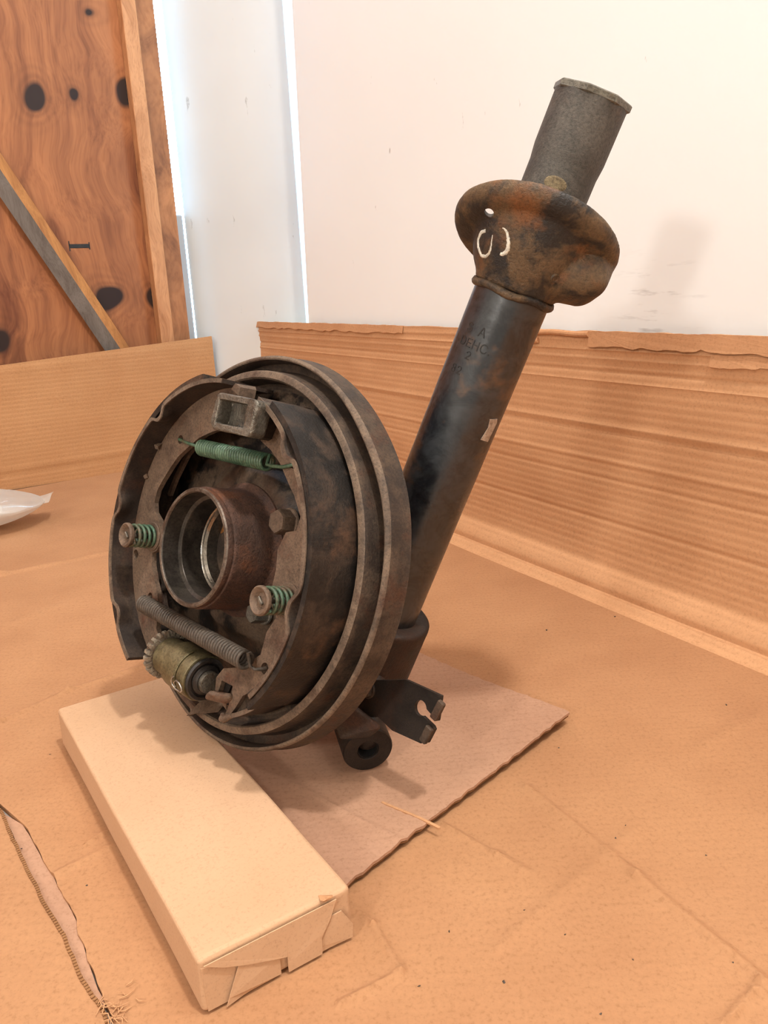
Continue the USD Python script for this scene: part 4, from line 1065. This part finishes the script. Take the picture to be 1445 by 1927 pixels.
for s in (stroke1, stroke2):
    q = on_seat(smooth_line(s), -0.0005)
    obj("paint_stroke", tube(q, 0.0007 + 0.0005 * np.sin(np.linspace(0.2, 2.8, 40) + (0.5 if s is stroke1 else -0.4)), 8), "paint_mark", seat, smooth=60, label="curved stroke of off-white paint")
rv = on_seat([(0.0705, 0.2022, -0.0548)], 0.0)[0]
obj("rivet_dimple", place(lathe([(0.0, 0.0006), (0.0014, 0.0004), (0.0020, 0.0009), (0.0024, 0.0004), (0.0025, -0.001)][::-1], 24), rv, pn[kd.query(rv)[1]]), "seat_rust", seat, smooth=40)

# lettering stamped in the tube
CA = 52.0


def wrap_text(txt, hgt, s_mid, ang, depth=0.0003):
    m = meshkit.text_mesh(txt, hgt, depth)
    m = trimesh.Trimesh(m.vertices, m.faces).subdivide_to_size(0.0012)
    v = np.array(m.vertices); v[:, 0] -= (v[:, 0].min() + v[:, 0].max()) / 2
    a = (CA - ang) * DEG - v[:, 0] / RT
    r = RT + 0.0001 + v[:, 2] - depth * 0.6
    P = LP + r[:, None] * (np.cos(a)[:, None] * E1 + np.sin(a)[:, None] * E2) + (s_mid + v[:, 1])[:, None] * LD
    return tm(P, m.faces)


for txt, h, s, g in (("S  A", 0.0050, 0.1635, -30), ("DEHC.", 0.0048, 0.1560, -24), ("2", 0.0044, 0.1500, -27), ("82", 0.0044, 0.1410, -38)):
    obj("stamped_lettering", wrap_text(txt, h, s, g), "stamp_dark", tubem, smooth=False, label=f"stamped letters {txt.replace(' ', '')}")
lb = []
scrap = sg.Polygon([(-0.0035, -0.0062), (0.0030, -0.0070), (0.0042, 0.0045), (0.0028, 0.0068), (-0.0030, 0.0060), (-0.0018, 0.0010)])
sm = trimesh.Trimesh(*[getattr(extrude(scrap, 0, 0.0003), k) for k in ("vertices", "faces")]).subdivide_to_size(0.0012)
v = np.array(sm.vertices); a = (CA - 52) * DEG - v[:, 0] / RT; r = RT + v[:, 2]
obj("label_scrap", tm(LP + r[:, None] * (np.cos(a)[:, None] * E1 + np.sin(a)[:, None] * E2) + (0.1185 + v[:, 1])[:, None] * LD, sm.faces), "label_scrap", tubem, smooth=False, label="pale scrap of a torn sticker")
# bare patch on the upper body
v = np.array(hull([(x * 0.0058 * math.cos(t), x * 0.0034 * math.sin(t), 0.0002 * (x < 1)) for x in (0.8, 1) for t in np.linspace(0, 6.28, 24)]).vertices)
pm2 = trimesh.Trimesh(*_hull(v)).subdivide_to_size(0.0015); v = np.array(pm2.vertices); a = (CA + 2) * DEG - v[:, 0] / 0.0176; r = 0.0176 + v[:, 2] + 0.00005
iron("tan_patch", (0.16, 0.115, 0.06), (0.26, 0.20, 0.11), (0.10, 0.07, 0.04), scale=300)
obj("worn_patch", tm(LP + r[:, None] * (np.cos(a)[:, None] * E1 + np.sin(a)[:, None] * E2) + (0.2440 + v[:, 1])[:, None] * LD, pm2.faces), "tan_patch", ST, smooth=False, label="bare tan spot on the upper body")

# knuckle: folded sheet clamp round the lower tube, arm, bush and hose bracket
ka = np.linspace(-70, 110, 40)
pro = [(0.0298 * math.cos(t * DEG), 0.0298 * math.sin(t * DEG)) for t in np.linspace(-100, 52, 40)]
pro = [(-0.030, -0.020)] + pro + [(-0.004, 0.052), (-0.045, 0.055)]
kn = sg.Polygon(pro)
km = mani(extrude(kn.buffer(-0.004).buffer(0.004), -0.0600, -0.0125))
km = soft(km, 0.003, 6)
obj("knuckle_clamp", along(tm(km.vertices, km.faces)), "under_iron", ST, smooth=40, label="dark folded steel clamp round the foot of the tube")
BC = np.array([0.0960, -0.0748, -0.0545]); BD = np.array([0.90, 0.0, 0.42]); BD /= np.linalg.norm(BD)
bush = obj("lower_bush", place(lathe([(0.0062, -0.050), (0.0145, -0.050), (0.0148, -0.049), (0.0148, -0.001), (0.0142, 0.0), (0.0066, 0.0), (0.0062, -0.0006), (0.0062, -0.050)], 64), BC, BD), "under_iron", ST, smooth=35, label="round bush with a bore at the foot")
obj("bush_sleeve", place(lathe([(0.0057, -0.048), (0.00615, -0.048), (0.00615, -0.0012), (0.0057, -0.0012), (0.0057, -0.048)], 48), BC, BD), "dark_hole", bush, smooth=35)
arm = soft(Manifold.batch_hull([ball(p, r) for p, r in [(BC - BD * 0.012 + [0, 0.004, 0], 0.0105), (BC - BD * 0.040 + [0, 0.004, 0], 0.0105), ((0.030, -0.050, -0.068), 0.012), ((0.066, -0.052, -0.068), 0.012)]]), 0.004, 4)
obj("bush_arm", arm, "under_iron", ST, smooth=45)
ear = soft(Manifold.batch_hull([ball(p, 0.0022) for p in [(0.083, -0.060, -0.030), (0.099, -0.058, -0.043), (0.101, -0.052, -0.044), (0.080, -0.047, -0.030), (0.090, -0.0655, -0.034)]]), 0.002, 3)
obj("curved_ear", ear, "shoe_iron", ST, smooth=45)
br = sg.Polygon([(0.070, -0.045), (0.0806, -0.0362), (0.1046, -0.0177), (0.1282, -0.0100), (0.1319, -0.0185), (0.1337, -0.0235), (0.1255, -0.0228), (0.1337, -0.0270), (0.1337, -0.0355), (0.1305, -0.0385), (0.1111, -0.0459), (0.0990, -0.0465), (0.0913, -0.0527), (0.075, -0.055)])
br = br.difference(sg.Point(0.1208, -0.0235).buffer(0.0046)).difference(sg.Polygon([(0.120, -0.0205), (0.140, -0.0222), (0.140, -0.0262), (0.120, -0.0265)]))
bkt = obj("hose_bracket", extrude(br.buffer(0.0004), -0.0465, -0.0442), "under_iron", ST, smooth=20, label="dark plate bracket with a keyhole slot")
obj("bent_lip", cat(box(0.1290, 0.1336, -0.0222, -0.0110, -0.0448, -0.0420, 0.0006), box(0.1295, 0.1342, -0.0368, -0.0270, -0.0448, -0.0420, 0.0006)), "dusty_iron", bkt, smooth=20)
obj("bracket_bolt", hexhead((0.0850, -0.0385, -0.0442), (0, 0, 1), 0.008, 0.004), "dusty_iron", bkt, smooth=20)
